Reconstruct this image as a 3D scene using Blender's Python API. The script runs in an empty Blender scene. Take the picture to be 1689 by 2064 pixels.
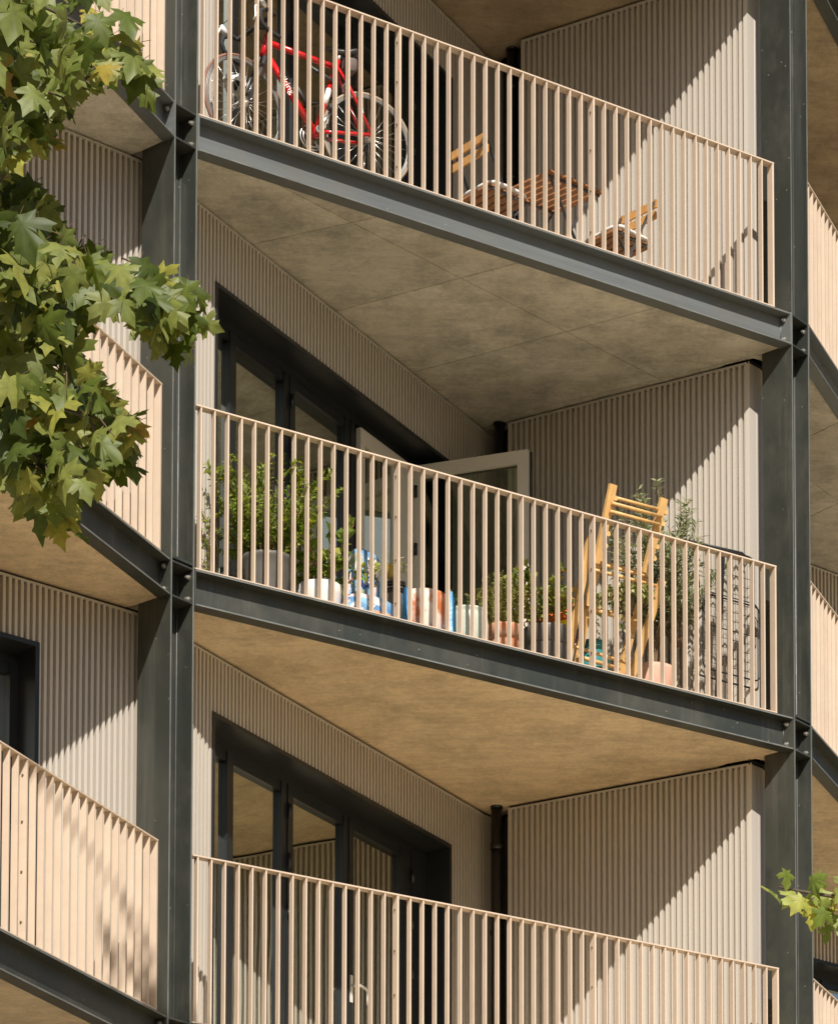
import bpy, math, random
from mathutils import Vector, Matrix
random.seed(7)
sc = bpy.context.scene
col = sc.collection
V = Vector
R = math.radians

# ------------------------------------------------------------------ world frame
# camera at the origin, X right, Y away from the camera, Z up; street level below
STREET = -1.65
FZ = {0: 14.569, 1: 11.519, 2: 8.469, 3: 5.486}       # balcony floor heights
SOF = -0.225                                          # soffit below floor
LF1, LF2 = V((-2.207, 20.067)), V((-2.072, 20.226))   # left column, front edges of its flanges
RF1, RF2 = V((2.026, 22.888)), V((2.170, 23.066))     # right column
BL = 4.886                                            # bay length

def dirv(a): return V((math.sin(R(a)), math.cos(R(a))))

class Frame:
    """balcony frame: u along the beam, v into the building, z above the floor"""
    def __init__(s, o, du, fl):
        s.o, s.du = V(o), V(du)
        n = V((-du[1], du[0])) if not fl else V((du[1], -du[0]))
        s.dv = n
    def p2(s, u, v): return s.o + s.du * u + s.dv * v
    def __call__(s, u, v, z): 
        q = s.p2(u, v); return V((q.x, q.y, z))

DQ, DP = dirv(57), dirv(22)
FQ = Frame(LF2, DQ, False)                    # centre bay
FPL = Frame(LF1, -DP, True)                   # left bay, mirrored
FPR = Frame(RF2 + DP * BL, -DP, True)         # right bay, mirrored
RQ = FQ
RPL = Frame(LF1 - DP * (BL - 0.02), DP, False)       # railings run the same way in every bay
RPR = Frame(RF2, DP, False)

# ------------------------------------------------------------------ mesh builder
class MB:
    def __init__(s): s.v, s.f, s.m, s.sm = [], [], [], []
    def face(s, idx, mat=0, smooth=False): s.f.append(tuple(idx)); s.m.append(mat); s.sm.append(smooth)
    def add(s, vs): 
        b = len(s.v); s.v.extend([tuple(x) for x in vs]); return b
    def hexa(s, p, mat=0):       # 8 points: bottom 4, top 4
        b = s.add(p)
        for q in ((3,2,1,0),(4,5,6,7),(0,1,5,4),(1,2,6,5),(2,3,7,6),(3,0,4,7)): s.face([b+i for i in q], mat)
    def prism(s, poly, z0, z1, mat=0):
        n = len(poly); b = s.add([(p[0], p[1], z0) for p in poly] + [(p[0], p[1], z1) for p in poly])
        s.face([b+i for i in range(n)][::-1], mat); s.face([b+n+i for i in range(n)], mat)
        for i in range(n):
            j = (i+1) % n; s.face([b+i, b+j, b+n+j, b+n+i], mat)
    def box(s, F, u0, u1, v0, v1, z0, z1, mat=0, sk=0.0):
        a = lambda u, v: F.p2(u - sk*v, v)
        s.prism([a(u0, v0), a(u1, v0), a(u1, v1), a(u0, v1)], z0, z1, mat)
    def bar(s, p, q, w, h, up=V((0,0,1)), mat=0):
        p, q = V(p), V(q); d = (q-p).normalized(); x = d.cross(up)
        if x.length < 1e-4: x = d.cross(V((0,1,0)))
        x.normalize(); y = x.cross(d).normalized()
        x *= w/2; y *= h/2
        s.hexa([p-x-y, p+x-y, p+x+y, p-x+y, q-x-y, q+x-y, q+x+y, q-x+y], mat)
    def tube(s, pts, r, n=8, closed=False, mat=0, smooth=True):
        pts = [V(p) for p in pts]; k = len(pts)
        rs = r if isinstance(r, (list, tuple)) else [r]*k
        b = len(s.v); prev = None
        for i in range(k):
            if closed: t = pts[(i+1) % k] - pts[i-1]
            else: t = pts[min(i+1, k-1)] - pts[max(i-1, 0)]
            t.normalize()
            if prev is None:
                a = t.cross(V((0,0,1)))
                if a.length < 1e-3: a = t.cross(V((0,1,0)))
            else:
                a = prev - t*prev.dot(t)
                if a.length < 1e-4: a = t.cross(V((0,0,1)))
            a.normalize(); prev = a; c = t.cross(a)
            for j in range(n):
                th = 2*math.pi*j/n
                s.v.append(tuple(pts[i] + (a*math.cos(th) + c*math.sin(th))*rs[i]))
        for i in range(k if closed else k-1):
            i2 = (i+1) % k
            for j in range(n):
                j2 = (j+1) % n
                s.face([b+i*n+j, b+i*n+j2, b+i2*n+j2, b+i2*n+j], mat, smooth)
        if not closed:
            s.face([b+j for j in range(n)][::-1], mat); s.face([b+(k-1)*n+j for j in range(n)], mat)
    def lathe(s, c, prof, n=28, mat=0, wob=0.0):
        c = V(c); b = len(s.v); k = len(prof)
        for (r, z) in prof:
            for j in range(n):
                th = 2*math.pi*j/n; rr = r*(1 + wob*(-1)**j)
                s.v.append((c.x + rr*math.cos(th), c.y + rr*math.sin(th), c.z + z))
        for i in range(k-1):
            for j in range(n):
                j2 = (j+1) % n
                s.face([b+i*n+j, b+i*n+j2, b+(i+1)*n+j2, b+(i+1)*n+j], mat, True)
        s.face([b+j for j in range(n)][::-1], mat); s.face([b+(k-1)*n+j for j in range(n)], mat)
    def ball(s, c, r, n=10, mat=0):
        c = V(c); rr = r if isinstance(r, (tuple, list)) else (r, r, r); b = len(s.v)
        for i in range(n+1):
            ph = math.pi*i/n
            for j in range(2*n):
                th = math.pi*j/n
                s.v.append((c.x+rr[0]*math.sin(ph)*math.cos(th), c.y+rr[1]*math.sin(ph)*math.sin(th), c.z-rr[2]*math.cos(ph)))
        for i in range(n):
            for j in range(2*n):
                j2 = (j+1) % (2*n)
                s.face([b+i*2*n+j, b+i*2*n+j2, b+(i+1)*2*n+j2, b+(i+1)*2*n+j], mat, True)

wloc = {}
def link(o): col.objects.link(o); return o
def thing(name, loc, label, cat, group=None, kind=None):
    o = link(bpy.data.objects.new(name, None)); o.empty_display_size = 0.1
    o.location = loc; wloc[o.name] = V(loc); tag(o, label, cat, group, kind); return o
def tag(o, label=None, cat=None, group=None, kind=None):
    if label: o['label'] = label
    if cat: o['category'] = cat
    if group: o['group'] = group
    if kind: o['kind'] = kind
    return o
def obj(name, m, mats, parent=None, label=None, base=None, kind=None):
    me = bpy.data.meshes.new(name)
    if parent is not None: off = wloc[parent.name]
    else: off = V(base) if base is not None else V((0,0,0))
    me.from_pydata([(a-off.x, b-off.y, c-off.z) for a, b, c in m.v], [], m.f)
    me.update()
    if not isinstance(mats, (list, tuple)): mats = [mats]
    for x in mats: me.materials.append(x)
    me.polygons.foreach_set('material_index', m.m)
    me.polygons.foreach_set('use_smooth', m.sm)
    me.update()
    o = link(bpy.data.objects.new(name, me)); wloc[o.name] = off
    if parent is not None: o.parent = parent
    else: o.location = off
    if label: o['label'] = label
    if kind: o['kind'] = kind
    return o
def part_copy(src, parent, loc):
    o = src.copy(); o.parent = parent; o.location = loc; link(o); wloc[o.name] = wloc[parent.name]; return o

# ------------------------------------------------------------------ materials
def mat(name, base, rough=0.5, spec=0.5, metal=0.0, var=0.0, scale=4.0, var2=None, bump=0.0, bscale=60.0, stretch=(1,1,1), coat=0.0, island=0.0, sharp=0.0):
    m = bpy.data.materials.new(name); m.use_nodes = True
    nt = m.node_tree; N = nt.nodes; L = nt.links
    bs = N['Principled BSDF']
    bs.inputs['Roughness'].default_value = rough; bs.inputs['Metallic'].default_value = metal
    bs.inputs['Specular IOR Level'].default_value = spec; bs.inputs['Coat Weight'].default_value = coat
    tc = N.new('ShaderNodeTexCoord'); mp = N.new('ShaderNodeMapping'); mp.inputs['Scale'].default_value = stretch
    L.new(tc.outputs['Object'], mp.inputs['Vector'])
    out = None
    if var > 0 or var2:
        nz = N.new('ShaderNodeTexNoise'); nz.inputs['Scale'].default_value = scale; nz.inputs['Detail'].default_value = 6; nz.inputs['Roughness'].default_value = 0.65
        L.new(mp.outputs[0], nz.inputs['Vector'])
        rp = N.new('ShaderNodeValToRGB'); rp.color_ramp.elements[0].position = 0.3 + sharp; rp.color_ramp.elements[1].position = 0.7 - sharp
        c2 = var2 or tuple(min(1, c*(1+var)) for c in base); c1 = base if var2 else tuple(c*(1-var) for c in base)
        rp.color_ramp.elements[0].color = (*c1, 1); rp.color_ramp.elements[1].color = (*c2, 1)
        L.new(nz.outputs['Fac'], rp.inputs['Fac']); out = rp.outputs['Color']
    if island > 0:
        g = N.new('ShaderNodeNewGeometry'); hs = N.new('ShaderNodeHueSaturation')
        mr = N.new('ShaderNodeMapRange'); mr.inputs['To Min'].default_value = 1-island; mr.inputs['To Max'].default_value = 1+island
        L.new(g.outputs['Random Per Island'], mr.inputs['Value']); L.new(mr.outputs['Result'], hs.inputs['Value'])
        if out: L.new(out, hs.inputs['Color'])
        else: hs.inputs['Color'].default_value = (*base, 1)
        out = hs.outputs['Color']
    if out: L.new(out, bs.inputs['Base Color'])
    else: bs.inputs['Base Color'].default_value = (*base, 1)
    if bump > 0:
        n2 = N.new('ShaderNodeTexNoise'); n2.inputs['Scale'].default_value = bscale; n2.inputs['Detail'].default_value = 4
        L.new(mp.outputs[0], n2.inputs['Vector'])
        bp = N.new('ShaderNodeBump'); bp.inputs['Strength'].default_value = bump; bp.inputs['Distance'].default_value = 0.01
        L.new(n2.outputs['Fac'], bp.inputs['Height']); L.new(bp.outputs[0], bs.inputs['Normal'])
    return m

def leafmat(name, cols, rough=0.45, trans=0.35, spec=0.4):
    m = bpy.data.materials.new(name); m.use_nodes = True
    nt = m.node_tree; N = nt.nodes; L = nt.links; bs = N['Principled BSDF']
    g = N.new('ShaderNodeNewGeometry'); rp = N.new('ShaderNodeValToRGB'); cr = rp.color_ramp
    for i, (pos, c) in enumerate(cols):
        e = cr.elements[i] if i < 2 else cr.elements.new(pos)
        e.position = pos; e.color = (*c, 1)
    L.new(g.outputs['Random Per Island'], rp.inputs['Fac'])
    nz = N.new('ShaderNodeTexNoise'); nz.inputs['Scale'].default_value = 30; nz.inputs['Detail'].default_value = 3
    tc = N.new('ShaderNodeTexCoord'); L.new(tc.outputs['Object'], nz.inputs['Vector'])
    hs = N.new('ShaderNodeHueSaturation'); mr = N.new('ShaderNodeMapRange')
    mr.inputs['From Min'].default_value = 0.3; mr.inputs['From Max'].default_value = 0.7
    mr.inputs['To Min'].default_value = 0.8; mr.inputs['To Max'].default_value = 1.2
    L.new(nz.outputs['Fac'], mr.inputs['Value']); L.new(mr.outputs['Result'], hs.inputs['Value']); L.new(rp.outputs['Color'], hs.inputs['Color'])
    L.new(hs.outputs['Color'], bs.inputs['Base Color'])
    bs.inputs['Roughness'].default_value = rough; bs.inputs['Specular IOR Level'].default_value = spec
    tr = N.new('ShaderNodeBsdfTranslucent'); h2 = N.new('ShaderNodeHueSaturation'); h2.inputs['Value'].default_value = 1.5; h2.inputs['Hue'].default_value = 0.485; h2.inputs['Saturation'].default_value = 1.1
    L.new(hs.outputs['Color'], h2.inputs['Color']); L.new(h2.outputs['Color'], tr.inputs['Color'])
    mx = N.new('ShaderNodeMixShader'); mx.inputs['Fac'].default_value = trans
    L.new(bs.outputs[0], mx.inputs[1]); L.new(tr.outputs[0], mx.inputs[2]); L.new(mx.outputs[0], N['Material Output'].inputs['Surface'])
    return m

def glassmat(name, tint=(0.55,0.6,0.55), lo=0.50, hi=0.95):
    m = bpy.data.materials.new(name); m.use_nodes = True
    nt = m.node_tree; N = nt.nodes; L = nt.links; N.remove(N['Principled BSDF'])
    gl = N.new('ShaderNodeBsdfGlossy'); gl.inputs['Roughness'].default_value = 0.0; gl.inputs['Color'].default_value = (0.95,1.0,0.93,1)
    tr = N.new('ShaderNodeBsdfTransparent'); tr.inputs['Color'].default_value = (*tint, 1)
    lw = N.new('ShaderNodeLayerWeight'); lw.inputs['Blend'].default_value = 0.35
    mr = N.new('ShaderNodeMapRange'); mr.inputs['To Min'].default_value = lo; mr.inputs['To Max'].default_value = hi
    L.new(lw.outputs['Fresnel'], mr.inputs['Value'])
    tc = N.new('ShaderNodeTexCoord'); nz = N.new('ShaderNodeTexNoise'); nz.inputs['Scale'].default_value = 1.3; nz.inputs['Detail'].default_value = 0
    L.new(tc.outputs['Object'], nz.inputs['Vector'])
    bp = N.new('ShaderNodeBump'); bp.inputs['Strength'].default_value = 0.12; bp.inputs['Distance'].default_value = 0.02
    L.new(nz.outputs['Fac'], bp.inputs['Height']); L.new(bp.outputs[0], gl.inputs['Normal'])
    mx = N.new('ShaderNodeMixShader'); L.new(mr.outputs['Result'], mx.inputs['Fac'])
    L.new(tr.outputs[0], mx.inputs[1]); L.new(gl.outputs[0], mx.inputs[2]); L.new(mx.outputs[0], N['Material Output'].inputs['Surface'])
    return m

def concrete(name, c1, c2, stain, tone=0.0):
    m = bpy.data.materials.new(name); m.use_nodes = True
    nt = m.node_tree; N = nt.nodes; L = nt.links; bs = N['Principled BSDF']
    bs.inputs['Roughness'].default_value = 0.8; bs.inputs['Specular IOR Level'].default_value = 0.25
    tc = N.new('ShaderNodeTexCoord')
    def noise(scale, detail, rough, dist=0.0, sv=(1,1,1), rot=0.0):
        mp = N.new('ShaderNodeMapping'); mp.inputs['Scale'].default_value = sv; mp.inputs['Rotation'].default_value = (0,0,rot)
        L.new(tc.outputs['Object'], mp.inputs['Vector'])
        n = N.new('ShaderNodeTexNoise'); n.inputs['Scale'].default_value = scale; n.inputs['Detail'].default_value = detail
        n.inputs['Roughness'].default_value = rough; n.inputs['Distortion'].default_value = dist
        L.new(mp.outputs[0], n.inputs['Vector']); return n.outputs['Fac']
    def ramp(fac, a, b, p0, p1):
        r = N.new('ShaderNodeValToRGB'); r.color_ramp.elements[0].position = p0; r.color_ramp.elements[1].position = p1
        r.color_ramp.elements[0].color = (*a, 1); r.color_ramp.elements[1].color = (*b, 1); L.new(fac, r.inputs['Fac']); return r.outputs['Color']
    def mix(a, b, fac=1.0, mode='MULTIPLY'):
        x = N.new('ShaderNodeMix'); x.data_type = 'RGBA'; x.blend_type = mode; x.inputs['Factor'].default_value = fac
        L.new(a, x.inputs[6]); L.new(b, x.inputs[7]); return x.outputs[2]
    base = ramp(noise(0.7, 10, 0.62, 0.0), c1, c2, 0.32, 0.68)
    st = ramp(noise(2.6, 14, 0.80, 0.0), (stain,)*3, (1,1,1), 0.36, 0.56)
    fine = ramp(noise(38, 4, 0.7), (0.88,)*3, (1.05,)*3, 0.3, 0.7)
    streak = ramp(noise(5.0, 10, 0.8, 0.3, (0.5, 2.6, 1), -0.99), (0.88,)*3, (1.04,)*3, 0.38, 0.58)
    c = mix(mix(mix(base, st), fine), streak)
    # small pits
    vo = N.new('ShaderNodeTexVoronoi'); vo.inputs['Scale'].default_value = 9; L.new(tc.outputs['Object'], vo.inputs['Vector'])
    c = mix(c, ramp(vo.outputs['Distance'], (0.45,)*3, (1,1,1), 0.028, 0.05))
    if tone:
        oi = N.new('ShaderNodeObjectInfo'); mr = N.new('ShaderNodeMapRange'); mr.inputs['To Min'].default_value = 1-tone; mr.inputs['To Max'].default_value = 1+tone
        hs = N.new('ShaderNodeHueSaturation'); L.new(oi.outputs['Random'], mr.inputs['Value']); L.new(mr.outputs['Result'], hs.inputs['Value']); L.new(c, hs.inputs['Color']); c = hs.outputs['Color']
    L.new(c, bs.inputs['Base Color'])
    bp = N.new('ShaderNodeBump'); bp.inputs['Strength'].default_value = 0.25; bp.inputs['Distance'].default_value = 0.004
    L.new(noise(25, 6, 0.6), bp.inputs['Height']); L.new(bp.outputs[0], bs.inputs['Normal'])
    return m

def steelmat(name, base, sv=(1,1,0.2)):
    m = mat(name, base, 0.42, 0.5, var=0.20, scale=2.4, bump=0.04, bscale=160, stretch=sv)
    nt = m.node_tree; N = nt.nodes; L = nt.links; bs = N['Principled BSDF']
    src = bs.inputs['Base Color'].links[0].from_socket
    tc = N.new('ShaderNodeTexCoord')
    def layer(scale, vec, p0, p1, detail=8):
        mp = N.new('ShaderNodeMapping'); mp.inputs['Scale'].default_value = vec; L.new(tc.outputs['Object'], mp.inputs['Vector'])
        n = N.new('ShaderNodeTexNoise'); n.inputs['Scale'].default_value = scale; n.inputs['Detail'].default_value = detail; n.inputs['Roughness'].default_value = 0.7
        L.new(mp.outputs[0], n.inputs['Vector']); r = N.new('ShaderNodeMapRange'); r.inputs['From Min'].default_value = p0; r.inputs['From Max'].default_value = p1; L.new(n.outputs['Fac'], r.inputs['Value']); return r.outputs['Result']
    def mixin(a, fac, c, k):
        ml = N.new('ShaderNodeMath'); ml.operation = 'MULTIPLY'; ml.inputs[1].default_value = k; L.new(fac, ml.inputs[0])
        x = N.new('ShaderNodeMix'); x.data_type = 'RGBA'; L.new(ml.outputs[0], x.inputs['Factor']); L.new(a, x.inputs[6]); x.inputs[7].default_value = (*c, 1); return x.outputs[2]
    drip = layer(7, (1,1,0.05) if sv[2] < 1 else (0.15,0.15,1), 0.55, 0.75)
    dust = layer(1.6, (1,1,0.7), 0.45, 0.7)
    vo = N.new('ShaderNodeTexVoronoi'); vo.inputs['Scale'].default_value = 11; L.new(tc.outputs['Object'], vo.inputs['Vector'])
    sp = N.new('ShaderNodeMapRange'); sp.inputs['From Min'].default_value = 0.06; sp.inputs['From Max'].default_value = 0.035; L.new(vo.outputs['Distance'], sp.inputs['Value'])
    c = mixin(mixin(mixin(src, dust, (0.11,0.10,0.075), 0.42), drip, (0.14,0.135,0.115), 0.42), sp.outputs['Result'], (0.36,0.34,0.30), 0.7)
    L.new(c, bs.inputs['Base Color'])
    rr = N.new('ShaderNodeMapRange'); rr.inputs['To Min'].default_value = 0.34; rr.inputs['To Max'].default_value = 0.58; L.new(dust, rr.inputs['Value']); L.new(rr.outputs['Result'], bs.inputs['Roughness'])
    return m
STEEL = steelmat('dark_steel_paint', (0.037,0.041,0.035))
def railmat(name, base):
    m = mat(name, base, 0.42, 0.4, var=0.03, scale=3, bump=0.03, bscale=200)
    nt = m.node_tree; N = nt.nodes; L = nt.links; bs = N['Principled BSDF']
    src = bs.inputs['Base Color'].links[0].from_socket
    oi = N.new('ShaderNodeObjectInfo'); ge = N.new('ShaderNodeNewGeometry')
    n = N.new('ShaderNodeTexNoise'); n.inputs['Scale'].default_value = 5; n.inputs['Detail'].default_value = 8; n.inputs['Roughness'].default_value = 0.75
    L.new(ge.outputs['Position'], n.inputs['Vector'])
    a = N.new('ShaderNodeMapRange'); a.inputs['To Min'].default_value = 0.93; a.inputs['To Max'].default_value = 1.05; L.new(oi.outputs['Random'], a.inputs['Value'])
    b = N.new('ShaderNodeMapRange'); b.inputs['From Min'].default_value = 0.3; b.inputs['From Max'].default_value = 0.6; b.inputs['To Min'].default_value = 0.90; b.inputs['To Max'].default_value = 1.0; L.new(n.outputs['Fac'], b.inputs['Value'])
    k = N.new('ShaderNodeMath'); k.operation = 'MULTIPLY'; L.new(a.outputs['Result'], k.inputs[0]); L.new(b.outputs['Result'], k.inputs[1])
    h = N.new('ShaderNodeHueSaturation'); L.new(k.outputs[0], h.inputs['Value']); L.new(src, h.inputs['Color']); L.new(h.outputs['Color'], bs.inputs['Base Color'])
    return m
EDGE = mat('edge_highlight_paint', (0.15,0.155,0.145), 0.4, 0.5, var=0.25, scale=6)  # paler than the steel: edge highlight put into the colour
STEEL2 = steelmat('pale_steel_paint', (0.13,0.14,0.142), (0.3,0.3,4))  # lighter grey than the other beams, used at the top balconies
BOLT = mat('galvanised_bolt', (0.55,0.53,0.48), 0.35, 0.5, 0.7)
CLAD = mat('cladding_paint', (0.60,0.545,0.475), 0.34, 0.45, 0.18, var=0.05, scale=0.8, stretch=(1,1,0.35))
TRIM = mat('cladding_trim', (0.60,0.56,0.50), 0.35, 0.5, 0.3)
GAP = mat('shadow_gap', (0.015,0.014,0.012), 0.8)
RAIL = railmat('cream_rail_paint', (0.635,0.505,0.39))
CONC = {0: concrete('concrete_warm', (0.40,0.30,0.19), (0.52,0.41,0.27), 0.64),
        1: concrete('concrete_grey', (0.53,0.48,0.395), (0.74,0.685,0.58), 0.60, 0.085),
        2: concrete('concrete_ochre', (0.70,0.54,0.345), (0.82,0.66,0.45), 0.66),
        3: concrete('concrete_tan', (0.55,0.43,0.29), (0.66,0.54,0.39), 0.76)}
DECK = {0: mat('grey_decking', (0.25,0.21,0.16), 0.8, var=0.15, scale=3), 1: mat('brown_decking', (0.36,0.30,0.22), 0.8, var=0.15, scale=3),
        2: mat('tan_decking', (0.50,0.42,0.31), 0.8, var=0.15, scale=3), 3: mat('ochre_decking', (0.80,0.64,0.41), 0.8, var=0.12, scale=3)}
JOINT2 = mat('faint_joint_line', (0.36,0.26,0.16), 0.9)
JOINT = mat('joint_line', (0.20,0.17,0.13), 0.9)
FRAME = mat('window_frame_paint', (0.018,0.020,0.021), 0.32, 0.5, var=0.1, scale=3)
WHITE = mat('white_frame_paint', (0.66,0.60,0.50), 0.4, 0.4)
GLASS = glassmat('window_glass')
CLEAR = glassmat('door_glass', (0.72,0.76,0.70), 0.06, 0.6)
PLASTER = mat('room_plaster', (0.42,0.38,0.32), 0.9)
PIPE = mat('black_pipe', (0.012,0.012,0.012), 0.35, 0.5)
HANDLE = mat('white_handle', (0.75,0.73,0.68), 0.3)

# ------------------------------------------------------------------ ground
g = MB(); g.prism([(-300,-300),(300,-300),(300,300),(-300,300)], STREET-0.4, STREET)
PAVE = mat('warm_paving', (0.52,0.44,0.30), 0.85, 0.3, var=0.12, scale=0.6, bump=0.2, bscale=12)
tag(obj('pavement', g, PAVE), kind='structure')

# unseen tree mass added behind the camera to cut low light on the walls
tl = MB(); r0 = random.Random(2)
for i in range(90):
    x = -75 + i*1.68; tl.ball((x, -13 + r0.uniform(-2,2), STREET + r0.uniform(2.5,8.5)), (r0.uniform(1.8,3), r0.uniform(1.8,3), r0.uniform(2,3.6)), 6)
tl.prism([(-76,-15),(76,-15),(76,-13.5),(-76,-13.5)], STREET, STREET+7.5)
tag(obj('blocker_tree_line', tl, mat('blocker_foliage', (0.035,0.045,0.018), 0.9, var=0.4, scale=1.5)), kind='stuff')

# ------------------------------------------------------------------ building
BLD = thing('apartment_building', (0, 24, STREET), 'apartment block with zigzag beige ribbed metal walls, dark steel frame and stacked triangular balconies', 'building')

A0, A1 = V((0.309, 0.579)), V((3.745, 2.411))
adir = (A1-A0).normalized()
AST = -0.60
B0, B1, B2 = V((3.826, 2.194)), V((4.780, 0.370)), V((4.908, 0.401))

def profile(length, period, kind):
    """list of (s, d) across a ribbed sheet; d is depth behind the rib crown"""
    pts = []; s = 0.0
    cr, si, dp = (0.46, 0.05, 0.036) if kind == 'A' else (0.46, 0.06, 0.034)
    while s < length:
        for a, d in ((0, 0), (cr, 0), (cr+si, dp), (1-si, dp)):
            q = s + a*period
            if q < length: pts.append((q, d))
        s += period
    pts.append((length, pts[-1][1] if pts else 0)); return pts

def ribbed(m, a, b, inn, z0, z1, period, kind, opening=None, s0=0.0):
    """ribbed sheet from plan point a to b; inn = inward unit; opening=(s_lo,s_hi,z_top) in s measured with offset s0"""
    L = (b-a).length; d = (b-a)/L
    pr = profile(L, period, kind)
    if opening:
        ex = []
        for e in (opening[0]-s0, opening[1]-s0):
            for (p, q) in zip(pr, pr[1:]):
                if p[0] < e < q[0]: ex.append((e, p[1] + (q[1]-p[1])*(e-p[0])/(q[0]-p[0])))
        pr = sorted(pr + ex)
    for (p, q) in zip(pr, pr[1:]):
        if q[0]-p[0] < 1e-6: continue
        mid = (p[0]+q[0])/2 + s0
        lo = z0
        if opening and opening[0] < mid < opening[1]: lo = opening[2]
        P = a + d*p[0] + inn*p[1]; Q = a + d*q[0] + inn*q[1]
        k = m.add([(P.x,P.y,lo),(Q.x,Q.y,lo),(Q.x,Q.y,z1),(P.x,P.y,z1)])
        m.face([k,k+1,k+2,k+3])

def strip(m, a, b, inn, d0, d1, z0, z1, mt=0):
    m.prism([a+inn*d0, b+inn*d0, b+inn*d1, a+inn*d1], z0, z1, mt)

WIN = (0.20, 3.39, 2.35)
rooms = []
def wall_pair(F, st, z_top, z_bot, windows=True, b0shift=0.0):
    """long ribbed wall with the patio doors, short ribbed wall, shadow gap and trims of one storey"""
    def w(p): return F.p2(p.x, p.y)
    a, b = w(A0 + adir*AST), w(A1)
    d = (b-a).normalized(); inn = V((-d.y, d.x))
    if inn.dot(F.dv) < 0: inn = -inn
    top = z_top + SOF - 0.035
    zf = z_bot
    op = (WIN[0], WIN[1], zf + WIN[2]) if windows else None
    m = MB()
    ribbed(m, a, b, inn, zf, top, 0.0436, 'A', op, AST)
    # flat end panel
    a2 = w(V((3.869, 2.448))); a3 = w(V((3.96, 2.476)))
    strip(m, b, a3, inn, 0.0, 0.02, zf, top)
    # short wall
    p0 = w(B0 + (B1-B0).normalized()*b0shift); p1 = w(B1); p2 = w(B2)
    d2 = (p1-p0).normalized(); in2 = V((-d2.y, d2.x))
    if in2.dot(V((F.p2(4.6,2.0)-p1))) < 0: in2 = -in2
    pe = p1 - d2*0.035
    ribbed(m, p0 + d2*0.01, pe, in2, zf, top, 0.0477, 'B')
    strip(m, p0, p0+d2*0.01, in2, 0.0, 0.05, zf, top)
    strip(m, pe, p1, in2, -0.003, 0.03, zf, top)
    m.prism([p1, p2, p2+in2*0.03+d2*(-0.02), p1+in2*0.03+d2*(-0.02)], zf, top)
    wl = obj('wall', m, CLAD, BLD)
    # trims
    t = MB()
    strip(t, a, b, inn, -0.006, 0.02, top, top+0.012)
    strip(t, b, a3, inn, -0.006, 0.02, top, top+0.0115)
    strip(t, p0, p1, in2, -0.006, 0.02, top, top+0.012)
    obj('wall_trim', t, TRIM, wl)
    # screws of the short wall
    s = MB(); Lb = (pe-p0).length
    for zz in (0.35, 1.15, 1.95, 2.6):
        k = 2
        while (k+0.7)*0.0477 < Lb:
            q = p0 + d2*(0.01 + (k+0.76)*0.0477) + in2*0.031
            for dz in (0, 0.028):
                if dz and random.random() < 0.4: continue
                c = V((q.x, q.y, zf + zz + dz + random.uniform(-.006,.006)))
                s.ball(c, 0.0045, 4)
            k += 6
    obj('screws', s, mat_screw, wl, kind='stuff')
    # core behind the sheets
    c = MB()
    if windows:
        q = lambda s_: a + d*(s_-AST)
        strip(c, a, q(WIN[0]), inn, 0.055, 0.30, zf, top)
        strip(c, q(WIN[0]), q(WIN[1]), inn, 0.055, 0.30, zf+WIN[2], top)
        strip(c, q(WIN[1]), b, inn, 0.055, 0.30, zf, top)
    else: strip(c, a, b, inn, 0.055, 0.30, zf, top)
    strip(c, p0, p1 - d2*0.04, in2, 0.055, 0.075, zf, top)
    c.prism([a3, a3+inn*0.2, p0+in2*0.25+d2*(-0.2), p0+in2*0.05-d2*0.001], zf, top)
    strip(c, a, b, inn, 0.022, 0.2, top+0.012, z_top+SOF+0.004)
    strip(c, b, a3, inn, 0.022, 0.2, top+0.012, z_top+SOF+0.004)
    strip(c, p0, p1, in2, 0.022, 0.2, top+0.012, z_top+SOF+0.004)
    c.prism([p1, p2, p2+in2*0.1, p1+in2*0.1-d2*0.05], top, z_top+SOF+0.004)
    obj('wall_core', c, GAP, wl)
    if windows: window(F, a - d*AST, d, inn, zf, st)
    return wl

mat_screw = mat('screw_heads', (0.20,0.15,0.11), 0.5)

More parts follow.
